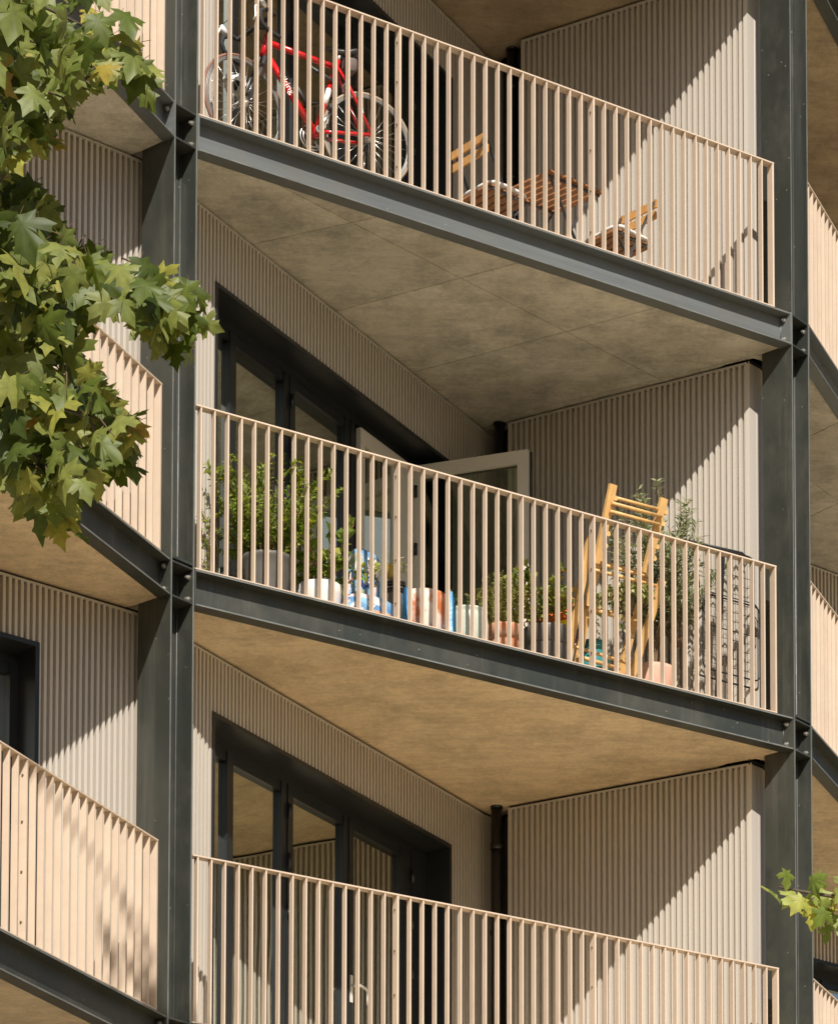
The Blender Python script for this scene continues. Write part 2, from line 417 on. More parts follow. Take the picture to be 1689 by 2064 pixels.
def window(F, o, d, inn, zf, st):
    """patio doors: o = plan point of s=0 on the wall face"""
    P = lambda s, k, z: V((*(o + d*s + inn*k), zf+z))
    def bx(m, s0, s1, k0, k1, z0, z1, mt=0):
        m.prism([o+d*s0+inn*k0, o+d*s1+inn*k0, o+d*s1+inn*k1, o+d*s0+inn*k1], zf+z0, zf+z1, mt)
    m = MB(); s0, s1, zt = WIN
    bx(m, s0, s0+.03, -.008, .30, 0.0, zt); bx(m, s1-.03, s1, -.008, .30, 0.0, zt)
    bx(m, s0+.03, s1-.03, -.008, .30, zt-.03, zt); bx(m, s0+.03, s1-.03, .0, .30, -.0, .03)
    # outer frame
    bx(m, s0+.03, s0+.09, .20, .28, .03, zt-.03); bx(m, 3.29, s1-.03, .20, .28, .03, zt-.03)
    bx(m, s0+.09, 3.29, .20, .28, zt-.085, zt-.03); bx(m, s0+.09, 3.29, .20, .28, .03, .09)
    bays = [(s0+.09, .69), (.765, 1.37), (1.52, 2.195), (2.33, 3.0)]
    openf = (st == 2 and F is FQ)
    for x0, x1 in ((.69, .765), (1.37, 1.52), (2.195, 2.33), (3.0, 3.29)):
        if openf and x0 > 2.9: continue
        bx(m, x0, x1, .205, .285, .09, zt-.085)
        if x1-x0 > .1: bx(m, (x0+x1)/2-.006, (x0+x1)/2+.006, .195, .21, .09, zt-.085)
    for i, (x0, x1) in enumerate(bays):
        if openf and i == 3: continue
        bx(m, x0, x1, .215, .275, zt-.155, zt-.085); bx(m, x0, x1, .215, .275, .09, .17)
    wn = obj('window', m, FRAME, BLD)
    for i, (x0, x1) in enumerate(bays):
        if openf and i == 3: continue
        g = MB(); bx(g, x0-.005, x1+.005, .242, .256, .165, zt-.15); obj('pane', g, GLASS, wn)
    for x in ((1.445, 3.14) if not openf else (1.445,)):
        for zz in (.35, 1.28, 1.66, 2.02):
            h = MB(); p = P(x, .186, zz); h.tube([p, p+V((0,0,.03)), p+V((0,0,.031)), p+V((0,0,.07)), p+V((0,0,.071)), p+V((0,0,.10))], [.012,.012,.0145,.0145,.012,.012], 8)
            obj('hinge', h, FRAME, wn)
    if not openf:
        k = MB(); pts = [P(2.30, .20, 1.02), P(2.30, .15, 1.02), P(2.31, .135, 1.02), P(2.39, .135, 1.015), P(2.415, .135, 1.0), P(2.42, .135, .96), P(2.42, .135, .90)]
        k.tube(pts, .011, 8); k.bar(P(2.30,.203,.90), P(2.30,.203,1.10), .03, .012, V((inn.x,inn.y,0)))
        obj('handle', k, HANDLE, wn)
    # white-painted inside of the reveal seen through the doors and the room behind
    r = MB()
    q = lambda s, k: o + d*s + inn*k
    for (a_, b_) in ((q(.16,.30), q(.16,1.5)), (q(.16,1.5), q(3.43,1.5)), (q(3.43,1.5), q(3.43,.30))):
        kk = r.add([(a_.x,a_.y,zf),(b_.x,b_.y,zf),(b_.x,b_.y,zf+2.7),(a_.x,a_.y,zf+2.7)]); r.face([kk,kk+1,kk+2,kk+3])
    for z in (0.0, 2.7):
        kk = r.add([(*q(.16,.30),zf+z),(*q(3.43,.30),zf+z),(*q(3.43,1.5),zf+z),(*q(.16,1.5),zf+z)]); r.face([kk,kk+1,kk+2,kk+3])
    obj('room', r, PLASTER, BLD)
    if openf:
        # second leaf with its pale inside face, folded against the frame
        w = MB(); bx(w, 2.335, 3.10, .16, .20, 2.12, 2.235); bx(w, 2.80, 3.10, .162, .20, .06, 2.12)
        bx(w, 2.335, 2.40, .162, .20, .06, 2.12); bx(w, 2.40, 2.80, .162, .20, .06, .16)
        wl = obj('folded_door', w, WHITE, BLD, 'patio door leaf folded flat showing its pale inside frame')
        g = MB(); bx(g, 2.39, 2.81, .175, .187, .15, 2.125); obj('pane', g, GLASS, wl)
        for zz in (.55, 1.0, 1.55, 2.0):
            hh = MB(); p = P(3.11, .15, zz); hh.tube([p, p+V((0,0,.09))], .014, 8); obj('hinge', hh, FRAME, wl)
        # open leaf
        a_, b_ = F.p2(2.985, 2.235), F.p2(3.57, 1.50)
        e = (b_-a_).normalized(); L = (b_-a_).length; nn = V((e.y, -e.x))
        if nn.y > 0: nn = -nn
        def lf(m, x0, x1, k0, k1, z0, z1): m.prism([a_+e*x0+nn*k0, a_+e*x1+nn*k0, a_+e*x1+nn*k1, a_+e*x0+nn*k1], zf+z0, zf+z1)
        w = MB(); T = 2.25
        lf(w, 0, .085, 0, .035, .05, T); lf(w, L-.085, L, 0, .035, .05, T); lf(w, .085, L-.085, .001, .034, T-.10, T); lf(w, .085, L-.085, .001, .034, .05, .16)
        dl = obj('open_door', w, WHITE, BLD, 'glazed patio door leaf swung out over the balcony, pale frame inside')
        k = MB(); 
        lf(k, .004, .08, -.034, -.001, .055, T-.005); lf(k, L-.08, L+.012, -.034, -.001, .055, T-.005); lf(k, .08, L-.08, -.033, -.001, T-.10, T-.005); lf(k, .08, L-.08, -.033, -.001, .055, .16)
        obj('outer_frame', k, FRAME, dl)
        g = MB(); lf(g, .08, L-.08, -.008, .006, .155, T-.095); obj('pane', g, CLEAR, dl)
        hm = MB(); pp = a_+e*(L-.04)+nn*.05
        hm.tube([V((*(a_+e*(L-.04)+nn*.03),zf+1.02)), V((*pp,zf+1.02)), V((*(pp-e*.11),zf+1.02))], .01, 8); obj('handle', hm, HANDLE, dl)

# storeys: centre bay, left bay, right bay
for st, (zt, zb) in enumerate(((FZ[0], FZ[1]), (FZ[1], FZ[2]), (FZ[2], FZ[3])), 1):
    wall_pair(FQ, st, zt, zb, True, 0.115 if st == 1 else 0.0)
    wall_pair(FPL, st, zt, zb, True)
    wall_pair(FPR, st, zt, zb, True)
for F in (FQ, FPL, FPR): wall_pair(F, 4, FZ[3], STREET, False)

# balcony slabs
SLAB = [(-.03,.095),(-.085,.285),(-.135,.60),(-.2,.9),(3.6,2.95),(4.35,2.95),(4.55,1.5),(4.97,.62),(4.99,.40),(4.81,.26),(4.858,.095)]
for F, nm in ((FQ,'c'), (FPL,'l'), (FPR,'r')):
    for k in (0,1,2,3):
        m = MB(); poly = [F.p2(u,v) for u, v in SLAB]
        if F is not FQ: poly = poly[::-1]
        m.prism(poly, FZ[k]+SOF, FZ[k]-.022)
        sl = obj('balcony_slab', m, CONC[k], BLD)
        j = MB(); j.prism(poly, FZ[k]-.018, FZ[k]-.002); obj('floor_deck', j, DECK[k], sl)
        if k == 1:
            j = MB(); j.prism(poly, FZ[k]+SOF-.0018, FZ[k]+SOF-.0004); obj('joint_backing', j, JOINT, sl)
        if k == 1:                                          # cast boards of the top soffit, open joints between them
            jd = V((4.08, .96)).normalized(); jn = V((-jd.y, jd.x)); j0 = V((.62, .10))
            cuts = [(V((.85,.94)), V((1.42,.105))), (V((1.82,1.44)), V((2.56,.105))), (V((2.78,1.93)), V((3.74,.105))), (V((3.95,1.80)), V((4.75,.36)))]
            def clip(pg, p, n, g=.0032):
                out = []
                for a_, b_ in zip(pg, pg[1:]+pg[:1]):
                    da, db = (a_-p).dot(n)-g, (b_-p).dot(n)-g
                    if da >= 0: out.append(a_)
                    if da*db < 0: out.append(a_.lerp(b_, da/(da-db)))
                return out
            for side in (1, -1):
                row = clip([V(q) for q in SLAB], j0, jn*side)
                for c in range(len(cuts)+1):
                    pg = row
                    if c > 0:
                        a_, b_ = cuts[c-1]; t_ = (b_-a_).normalized(); n_ = V((-t_.y, t_.x)); n_ = n_ if n_.x > 0 else -n_; pg = clip(pg, a_, n_)
                    if c < len(cuts) and len(pg) > 2:
                        a_, b_ = cuts[c]; t_ = (b_-a_).normalized(); n_ = V((-t_.y, t_.x)); n_ = n_ if n_.x > 0 else -n_; pg = clip(pg, a_, -n_)
                    if len(pg) < 3: continue
                    pp = [F.p2(q.x, q.y) for q in pg]
                    if F is not FQ: pp = pp[::-1]
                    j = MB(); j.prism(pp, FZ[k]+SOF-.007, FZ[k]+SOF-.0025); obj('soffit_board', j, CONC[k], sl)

# roof cap over the top storey keeps the rooms dark
m = MB(); m.prism([(-9,14),(-2.4,20.4),(-.2,24.6),(2.0,23.6),(9,31),(2,38),(-16,30)], FZ[0]+.02, FZ[0]+.3)
obj('floor_deck', m, CONC[0], BLD)

# steel beams
SK = 0.305
for F in (FQ, FPL, FPR):
    for k in (0,1,2,3):
        z = FZ[k]; m = MB()
        m.box(F, 0.012, BL-.012, 0, .17, z-.014, z, sk=SK)
        m.box(F, 0.012, BL-.012, 0, .097, z-.24, z-.226, sk=SK)
        m.box(F, 0.012, BL-.012, .080, .090, z-.226, z-.014, sk=SK)
        m.box(F, 0.0005, .012, -.003, .098, z-.243, z+.002, sk=SK); m.box(F, BL-.012, BL-.0005, -.003, .098, z-.243, z+.002, sk=SK)
        for za in (z-.0125, z-.2385): m.box(F, .013, BL-.013, -.0015, .0005, za, za+.010, 1, sk=SK)  # thin pale strips paint a highlight along the flange fronts
        # weld beads
        for u in (.016, BL-.016):
            m.tube([F(u-SK*.077, .077, z-.224), F(u-SK*.077, .077, z-.016)], .005, 6)
        bm_ = obj('beam', m, [STEEL2 if k == 1 else STEEL, EDGE], BLD, 'pale grey steel beam under the top centre balcony' if k == 1 and F is FQ else None)
        for u, s in ((.012, 1), (BL-.012, -1)):
            for dz in (-.045, -.195):
                b = MB(); c = F(u - SK*.046, .046, z+dz); ax = V((F.du.x, F.du.y, 0))*s
                b.tube([c, c+ax*.016, c+ax*.0161, c+ax*.030], [.017,.017,.009,.009], 6, smooth=False)
                obj('bolt', b, BOLT, bm_)

# steel columns: two flanges and a web
FLD = V((-.766,.643)); WD = V((.643,.766))
for (f1, f2, w) in ((LF1, LF2, .30), (RF1, RF2, .262)):
    wv = (f2-f1).normalized(); fl = V((-wv.y, wv.x)); m = MB()
    if fl.y < 0: fl = -fl
    D = (f2-f1).length; z0, z1 = STREET, FZ[0]+1.3; t = .014
    pr = lambda a, b, c, e, za, zb, mm=m, mt=0: mm.prism([f1+wv*a+fl*c, f1+wv*b+fl*c, f1+wv*b+fl*e, f1+wv*a+fl*e], za, zb, mt)
    pr(0, t, 0, w, z0, z1); pr(D-t, D, 0, w, z0, z1); pr(t, D-t, w/2-.006, w/2+.006, z0, z1)
    pr(.002, t-.002, -.0015, .0005, z0, z1, m, 1); pr(D-t+.002, D-.002, -.0015, .0005, z0, z1, m, 1)  # painted highlight strips on the flange front edges
    # root fillet of the rolled section
    q = f1+wv*(D-t-.004)+fl*(w/2-.010); m.tube([(q.x,q.y,z0),(q.x,q.y,z1)], .009, 8)
    q = f1+wv*(t+.003)+fl*(.004); 
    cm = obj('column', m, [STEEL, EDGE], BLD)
    for k in FZ:
        z = FZ[k]
        for za in (z-.013, z-.24): 
            s = MB(); pr(t, D-t, .001, w/2-.006, za, za+.012, s); obj('stiffener_plate', s, STEEL, cm)
    za = FZ[2]
    s = MB(); pr(t, D-t, -.002, w/2-.006, za+.014, za+.032, s); obj('splice_plate', s, STEEL, cm)
    for k in FZ:
        for dz in (-.055, -.20):
            for tt in (.035,):
                c2 = f1 + wv*(D-t) + fl*tt; c = V((c2.x, c2.y, FZ[k]+dz)); ax = V((-wv.x,-wv.y,0))
                b = MB(); b.tube([c, c+ax*.014, c+ax*.0141, c+ax*.03], [.016,.016,.009,.009], 6, smooth=False)
                obj('bolt', b, BOLT, cm)

# ------------------------------------------------------------------ railings
def railing(F, k, label, n0=0, n1=47):
    z = FZ[k]; base = F(2.4, .03, z)
    t = thing('balcony_railing', base, label, 'railing', 'cream balcony railings of upright flat bars')
    m = MB(); m.box(F, .006, 4.735, 0, .064, z+1.092, z+1.102); obj('top_rail', m, RAIL, t)
    m = MB(); m.box(F, .006, 4.735, 0.001, .063, z+.0025, z+.010); obj('bottom_rail', m, RAIL, t)
    bsrc = psrc = None
    ux = V((F.du.x, F.du.y, 0))
    for i in range(n0, n1+1):
        u = .045 + .0996*i
        if i in (15, 31, 47):
            if psrc is None:
                m = MB(); m.box(F, u-.007, u+.007, .0015, .0625, z+.010, z+1.092)
                psrc = obj('post', m, RAIL, t); pu = u
                bolts = []
                for zz in (.12, .42, .72, 1.0):
                    b = MB(); c = F(u-.007, .03, z+zz); b.tube([c, c-ux*.007], .007, 6, smooth=False)
                    bolts.append(obj('bolt', b, BOLT2, psrc))
            else:
                o = part_copy(psrc, t, ux*(u-pu))
                if i != 47:
                    for x in bolts: part_copy(x, o, V((0,0,0)))
        else:
            if bsrc is None:
                m = MB(); m.box(F, u-.005, u+.005, .003, .047, z+.010, z+1.092)
                bsrc = obj('baluster', m, RAIL, t); bu = u
            else: part_copy(bsrc, t, ux*(u-bu))
    return t
BOLT2 = mat('brass_bolt', (0.30,0.20,0.12), 0.4, 0.5, 0.6)
railing(RQ, 1, 'cream railing of the top centre balcony, in front of the red bicycle')
railing(RQ, 2, 'cream railing of the middle centre balcony, in front of the potted plants')
railing(RQ, 3, 'cream railing of the lowest centre balcony, nothing standing behind it')
railing(RPL, 1, 'cream railing behind the maple leaves at the top left, beside the left column')
railing(RPL, 2, 'cream railing half hidden by the maple crown, left of the left column')
railing(RPL, 3, 'cream railing at the lower left with a dark window behind it')
railing(RPR, 1, 'cream railing at the right edge beside the top of the right column')
railing(RPR, 2, 'cream railing at the right edge, middle one past the right column')
railing(RPR, 3, 'cream railing at the bottom right corner below the small maple branch')

# ------------------------------------------------------------------ drainpipes
for k, u, lab in ((1, 3.905, 'black drainpipe in the inner corner of the top balcony behind the wooden furniture'),
                  (2, 3.79, 'black drainpipe in the inner corner behind the open glazed door'),
                  (3, 3.765, 'black drainpipe in the inner corner of the lowest balcony')):
    zb, zt = FZ[k], FZ[k-1]+SOF
    c = FQ(u, 2.26, zb)
    m = MB(); m.tube([c, c+V((0,0,zt-zb+.02))], .042, 20)
    o = obj('drainpipe', m, PIPE, base=c); tag(o, lab, 'pipe', 'black drainpipes')
    for za, h in ((zt-zb-.02, .06), (zt-zb-.34, .05), (.9, .05), (1.75,.04)):
        m = MB(); m.tube([c+V((0,0,za)), c+V((0,0,za+h))], .048, 20)
        obj('pipe_collar', m, PIPE, o)

# ------------------------------------------------------------------ object materials
RED = mat('red_bike_paint', (0.60,0.010,0.012), 0.22, 0.6, coat=0.6)
CHROME = mat('silver_alloy', (0.62,0.61,0.58), 0.28, 0.5, 0.85)
RIM = mat('alloy_rim', (0.20,0.195,0.185), 0.4, 0.5, 0.3)
GUM = mat('red_brown_tyre', (0.24,0.12,0.09), 0.7, var=0.2, scale=9)
GREYT = mat('grey_tan_tyre', (0.33,0.26,0.19), 0.7, var=0.2, scale=9)
RUB = mat('black_rubber', (0.016,0.016,0.016), 0.55)
TAPE = mat('bar_tape', (0.022,0.021,0.020), 0.75, bump=0.3, bscale=300)
WHT = mat('white_plastic', (0.78,0.77,0.75), 0.35)
PALE = mat('pale_white_decal', (0.85,0.83,0.80), 0.4)
ORANGE = mat('orange_reflector', (0.80,0.10,0.02), 0.3)
FELT = mat('grey_brown_nylon', (0.13,0.10,0.09), 0.8, bump=0.4, bscale=40)
TEAK = mat('teak_slat', (0.33,0.145,0.060), 0.5, 0.35, var=0.28, scale=14, stretch=(1,1,1), island=0.28)
TEAK2 = mat('golden_wood', (0.52,0.27,0.09), 0.5, 0.35, var=0.2, scale=14, island=0.15)
PINE = mat('varnished_pine', (0.66,0.40,0.155), 0.42, 0.4, var=0.22, scale=7, stretch=(3,3,0.6), island=0.10)
DARKM = mat('dark_grey_metal', (0.055,0.058,0.062), 0.45)
CUSH = mat('white_cotton', (0.74,0.69,0.64), 0.9, 0.2, bump=0.4, bscale=50)
SOIL = mat('potting_soil', (0.045,0.030,0.020), 0.95, bump=0.8, bscale=90)
POTG = mat('grey_plastic_pot', (0.115,0.105,0.092), 0.55, var=0.12, scale=8)
POTW = mat('white_glazed_pot', (0.76,0.72,0.68), 0.4, var=0.05, scale=6)
POTB = mat('charcoal_plastic_pot', (0.095,0.090,0.082), 0.5, var=0.1, scale=6)
BLACKP = mat('black_plastic', (0.020,0.020,0.020), 0.4)
GOLD = mat('brass_yellow_pot', (0.50,0.36,0.10), 0.4, 0.5, 0.3)
TERRA = mat('terracotta', (0.50,0.165,0.065), 0.75, var2=(0.62,0.36,0.24), scale=9, sharp=0.08)
TERRAW = mat('whitewashed_terracotta', (0.50,0.15,0.05), 0.6, var2=(0.76,0.63,0.54), scale=8, stretch=(1,1,0.6), sharp=0.13)
TERRAP = mat('pink_terracotta', (0.62,0.36,0.26), 0.8, var=0.12, scale=6)
CELAD = mat('celadon_glaze', (0.42,0.47,0.38), 0.22, 0.6, var2=(0.56,0.60,0.52), scale=5, coat=0.4)
TEAL = mat('teal_glaze', (0.035,0.22,0.215), 0.3, 0.5, var=0.12, scale=4, coat=0.3)
BLUEP = mat('blue_plastic_sheet', (0.06,0.33,0.68), 0.35, 0.5, var=0.25, scale=18, bump=0.6, bscale=22)
WBAG = mat('white_plastic_bag', (0.76,0.75,0.73), 0.35, bump=0.7, bscale=25)
WIRE = mat('black_wire', (0.012,0.012,0.012), 0.4)
BARK = mat('maple_bark', (0.10,0.075,0.05), 0.9, var=0.3, scale=9, bump=0.6, bscale=40, stretch=(2,2,0.6))
TWIG = mat('plant_stem', (0.20,0.13,0.065), 0.8, var=0.2, scale=20)
REDST = mat('red_brown_stem', (0.34,0.13,0.07), 0.7)

MAPLE = leafmat('maple_leaf', [(0.0,(0.038,0.058,0.008)), (0.35,(0.098,0.132,0.020)), (0.80,(0.205,0.230,0.060)), (0.975,(0.30,0.29,0.05)), (1.0,(0.34,0.22,0.04))], 0.5, 0.34, 0.35)
MAPLE2 = leafmat('yellow_green_maple_leaf', [(0.0,(0.13,0.185,0.025)), (0.5,(0.27,0.32,0.08)), (1.0,(0.44,0.42,0.07))], 0.5, 0.35, 0.35)  # lighter, yellower leaf colours of the right-hand tree
SHRUB = leafmat('shrub_leaf', [(0.0,(0.085,0.14,0.014)), (0.5,(0.18,0.26,0.026)), (1.0,(0.34,0.37,0.055))], 0.45, 0.42)
CITR = leafmat('round_leaf', [(0.0,(0.09,0.16,0.022)), (0.6,(0.20,0.28,0.045)), (1.0,(0.45,0.45,0.10))], 0.4, 0.4, 0.45)
ROSE = leafmat('herb_leaf', [(0.0,(0.17,0.19,0.035)), (0.5,(0.30,0.31,0.07)), (1.0,(0.46,0.43,0.16))], 0.55, 0.4)
DEEP = leafmat('dark_herb_leaf', [(0.0,(0.05,0.09,0.022)), (1.0,(0.12,0.19,0.04))], 0.5, 0.35)
BROAD = leafmat('broad_leaf', [(0.0,(0.10,0.15,0.03)), (0.6,(0.22,0.27,0.055)), (0.88,(0.36,0.32,0.09)), (1.0,(0.45,0.20,0.06))], 0.5, 0.4)
OLIVE = leafmat('olive_leaf', [(0.0,(0.10,0.135,0.05)), (0.6,(0.22,0.255,0.11)), (1.0,(0.38,0.38,0.24))], 0.45, 0.3, 0.45)
VARI = leafmat('variegated_leaf', [(0.0,(0.15,0.22,0.05)), (0.5,(0.34,0.38,0.13)), (0.75,(0.62,0.61,0.33)), (1.0,(0.75,0.72,0.48))], 0.45, 0.38)

rnd = random.Random(11)
def rv(s=1.0): return V((rnd.uniform(-s,s), rnd.uniform(-s,s), rnd.uniform(-s,s)))

def leaf(m, p, d, n, L, W, fold=0.25, droop=0.15):
    d = d.normalized(); s = d.cross(n)
    if s.length < 1e-4: s = d.cross(V((0.3,0.2,1)))
    s.normalize(); n = s.cross(d)
    b = m.add([p, p + d*L*.42 + s*W*.5 + n*W*fold, p + d*L - n*L*droop, p + d*L*.42 - s*W*.5 + n*W*fold, p + d*L*.5])
    m.face([b, b+1, b+2, b+4]); m.face([b, b+4, b+2, b+3])

def grow(org, count, h, spread, L, W, per, droop=0.1, start=0.25, bend=0.5, up=(0,0,1), jit=0.35, stem_r=.003, pitch=0.6, ax=None, r0=0.03):
    """stems fanning from org with leaves along them; returns (stems, leaves)"""
    st, lf = MB(), MB()
    for i in range(count):
        az = 2*math.pi*(i+rnd.random()*.7)/count; sp = spread*math.sqrt(rnd.uniform(.05,1))
        hh = h*rnd.uniform(.62,1.0)*(1 - .25*(sp/spread)**2 if spread else 1)
        base = V(org) + V((math.cos(az), math.sin(az), 0))*rnd.uniform(0,r0)
        pts = []; w1, w2 = rnd.uniform(-.5,.5), rnd.uniform(-.5,.5); K = 9
        for k in range(K+1):
            f = k/K; rr = sp*(f**(1+bend)); a2 = az + w1*f + w2*f*f
            o = V((math.cos(a2), math.sin(a2), 0))
            if ax: o = ax(o)
            pts.append(base + o*rr + V((0,0,1))*(hh*f - droop*hh*f**3))
        st.tube(pts, [stem_r*(1-.6*k/K) for k in range(K+1)], 5)
        for q in range(per):
            f = start + (1-start)*(q + rnd.random())/per
            x = min(f*K, K-.001); k = int(x); p = pts[k].lerp(pts[k+1], x-k); t = (pts[k+1]-pts[k]).normalized()
            side = rv(1); side -= t*side.dot(t); side.normalize()
            d = t*pitch + side*rnd.uniform(.6,1) + V((0,0,-.1)) + rv(jit*.4)
            n = V((rnd.uniform(-.6,.6), rnd.uniform(-1.0,.0), rnd.uniform(.2,1)))
            c = rnd.uniform(.65,1.15)
            leaf(lf, p, d, n, L*c, W*c, droop=rnd.uniform(0,.25))
    return st, lf

def text_mesh(m, body, size, org, xd, yd, mt=0):
    cu = bpy.data.curves.new('lettering', 'FONT'); cu.body = body; cu.size = size; cu.resolution_u = 3
    t = bpy.data.objects.new('lettering', cu); col.objects.link(t); bpy.context.view_layer.update()
    me = bpy.data.meshes.new_from_object(t.evaluated_get(bpy.context.evaluated_depsgraph_get()))
    b = m.add([V(org) + xd*v.co.x + yd*v.co.y for v in me.vertices])
    for p in me.polygons: m.face([b+i for i in p.vertices], mt)
    bpy.data.objects.remove(t); bpy.data.curves.remove(cu); bpy.data.meshes.remove(me)

# ------------------------------------------------------------------ bicycle on the top balcony
F1 = lambda u, v, z: FQ(u, v, FZ[1]+z)
ga, gb = F1(.434,.292,0), F1(1.384,.182,0)
BT = (gb-ga).normalized(); BN = V((-BT.y, BT.x, 0)); UZ = V((0,0,1))
bk = lambda t, n, z: ga + BT*t + BN*n + UZ*z
SA = R(15); ST = BT*math.cos(SA) + BN*math.sin(SA); SN = BN*math.cos(SA) - BT*math.sin(SA)
pivot = bk(.19, 0, 0)
def steer(t, n, z):                                    # point turned with the fork
    q = t - .19; return pivot + ST*q + SN*n + UZ*z
bike = thing('road_bicycle', bk(.48,0,0), 'red road bicycle with drop handlebars parked behind the railing of the top balcony', 'bicycle')
m = MB()
m.tube([bk(.228,0,.885), bk(.188,0,.715)], .025, 12); m.tube([bk(.226,0,.835), bk(.722,0,.788)], .021, 12)
m.tube([bk(.738,0,.84), bk(.575,0,.285)], .020, 12); m.tube([bk(.205,0,.765), bk(.575,0,.285)], .0245, 12)
for s in (-1,1):
    m.tube([bk(.59,.03*s,.288), bk(.70,.05*s,.30), bk(.965,.062*s,.342)], .0125, 8); m.tube([bk(.728,.018*s,.785), bk(.80,.045*s,.66), bk(.965,.062*s,.345)], .0105, 8)
m.tube([bk(.575,-.04,.285), bk(.575,.04,.285)], .022, 12)
fr = obj('frame', m, RED, bike)
m = MB(); xd = (bk(.575,0,.285)-bk(.205,0,.765)).normalized(); nd = -BN; yd = nd.cross(xd)
if yd.z < 0: yd = -yd
text_mesh(m, 'viking', .066, bk(.31,-.0262,.63) - yd*.022, xd, yd); obj('lettering', m, PALE, fr)
m = MB(); q1, q2 = bk(.715,0,.76), bk(.64,0,.505); m.tube([q2, q2.lerp(q1,.45)], .0206, 12); obj('white_band', m, PALE, fr)
m = MB(); m.tube([bk(.735,0,.83), bk(.757,0,.90)], .013, 10); obj('seat_post', m, CHROME, bike)
m = MB(); sb = len(m.v); rows = [(.645,.012,.908,.012),(.68,.020,.912,.018),(.73,.026,.906,.022),(.79,.045,.905,.026),(.84,.068,.918,.026),(.885,.072,.925,.020),(.90,.060,.920,.012)]
for (t, hw, z, th) in rows:
    for (a, b_) in ((-1,-.35),(-.8,.35),(0,.5),(.8,.35),(1,-.35),(.6,-1),(-.6,-1)): m.v.append(tuple(bk(t, hw*a, z + th*b_)))
for i in range(len(rows)-1):
    for j in range(7): m.face([sb+i*7+j, sb+i*7+(j+1)%7, sb+(i+1)*7+(j+1)%7, sb+(i+1)*7+j], 0, True)
m.face([sb+j for j in range(7)]); m.face([sb+(len(rows)-1)*7+j for j in range(7)][::-1])
obj('saddle', m, mat('saddle_vinyl', (0.045,0.042,0.040), 0.3), bike)
m = MB()
for s in (-1,1): m.tube([steer(.175,.045*s,.69), steer(.12,.05*s,.55), steer(.035,.05*s,.335)], [.013,.012,.008], 10)
m.tube([steer(.178,-.05,.695), steer(.178,.05,.695)], .016, 10); m.tube([steer(.186,0,.72), steer(.178,0,.69)], .02, 10)
obj('fork', m, mat('dark_fork', (0.06,0.06,0.065), 0.3), bike)
def wheel(c, ax, fw, tyre):
    ring = lambda r, n=64, off=0: [c + fw*(r*math.cos(2*math.pi*i/n)) + UZ*(r*math.sin(2*math.pi*i/n)) + ax*off for i in range(n)]
    m = MB(); m.tube(ring(.310), .0085, 8, True); m.tube(ring(.300), .008, 8, True); w_ = obj('wheel', m, RIM, bike)
    m = MB(); m.tube(ring(.3235), .0108, 10, True); obj('tyre', m, tyre, w_)
    m = MB()
    for i in range(26):
        a = 2*math.pi*i/26; a2 = a + (.38 if i % 2 else -.38); s = 1 if (i//2) % 2 else -1
        m.tube([c + fw*(.02*math.cos(a2)) + UZ*(.02*math.sin(a2)) + ax*.03*s, c + fw*(.298*math.cos(a)) + UZ*(.298*math.sin(a))], .0015, 4)
    obj('spokes', m, CHROME, w_, kind='stuff')
    m = MB(); m.tube([c - ax*.055, c - ax*.034, c - ax*.033, c + ax*.033, c + ax*.034, c + ax*.055], [.008,.008,.022,.022,.008,.008], 12); obj('hub', m, CHROME, w_)
wheel(steer(.035,0,.335), SN, ST, GUM); wheel(bk(.958,0,.335), BN, BT, GREYT)
m = MB(); m.tube([bk(.228,0,.885), bk(.222,0,.935), steer(.14,0,.915)], .014, 10); obj('stem', m, RUB, bike)
m = MB(); BAR = [(.135,.915),(.10,.917),(.055,.915),(.015,.885),(.005,.845),(.025,.80),(.075,.77),(.14,.76),(.19,.755)]
L_ = [steer(t, .20 + .015*min(i,4)/4, z) for i, (t, z) in enumerate(BAR)]; R_ = [steer(t, -.20 - .015*min(i,4)/4, z) for i, (t, z) in enumerate(BAR)]
m.tube(L_[::-1] + R_, .0155, 10); obj('handlebar', m, TAPE, bike)
for s in (-1, 1):
    n = .215*s
    m = MB(); m.tube([steer(.05,n,.915), steer(.02,n,.945), steer(.0,n,.97)], [.017,.02,.012], 10); m.tube([steer(-.005,n,.945), steer(-.035,n,.89), steer(-.03,n,.83), steer(-.05,n,.795)], [.008,.009,.008,.006], 8)
    obj('brake_lever', m, CHROME if s < 0 else WHT, bike)
m = MB()
m.tube([steer(.01,.21,.98), steer(.03,.12,1.0), steer(.06,.04,.93), steer(.13,.01,.80)], .0025, 6)
m.tube([steer(.01,-.21,.98), steer(-.03,-.12,.96), steer(.03,-.05,.86), steer(.20,-.02,.80)], .0025, 6)
m.tube([bk(.74,-.02,.78), bk(.80,-.05,.72), bk(.82,-.05,.65)], .0025, 6)
obj('cables', m, RUB, bike)
for p, a in ((lambda t,n,z: steer(t,n,z), .15), (lambda t,n,z: bk(t,n,z), .80)):
    m = MB()
    for s in (-1,1): m.tube([p(a,0,.71), p(a-.012,.035*s,.69), p(a-.012,.022*s,.645)], .007, 8)
    obj('brake_caliper', m, CHROME, bike)
m = MB(); cc = bk(.575,.052,.285)
for r_ in (.088,.066): m.tube([cc + BT*(r_*math.cos(i*math.pi/24)) + UZ*(r_*math.sin(i*math.pi/24)) for i in range(48)], .006, 6, True)
for i in range(5): a = i*2*math.pi/5+.3; m.tube([cc, cc + BT*(.085*math.cos(a)) + UZ*(.085*math.sin(a))], .007, 6)
cr = obj('crankset', m, CHROME, bike)
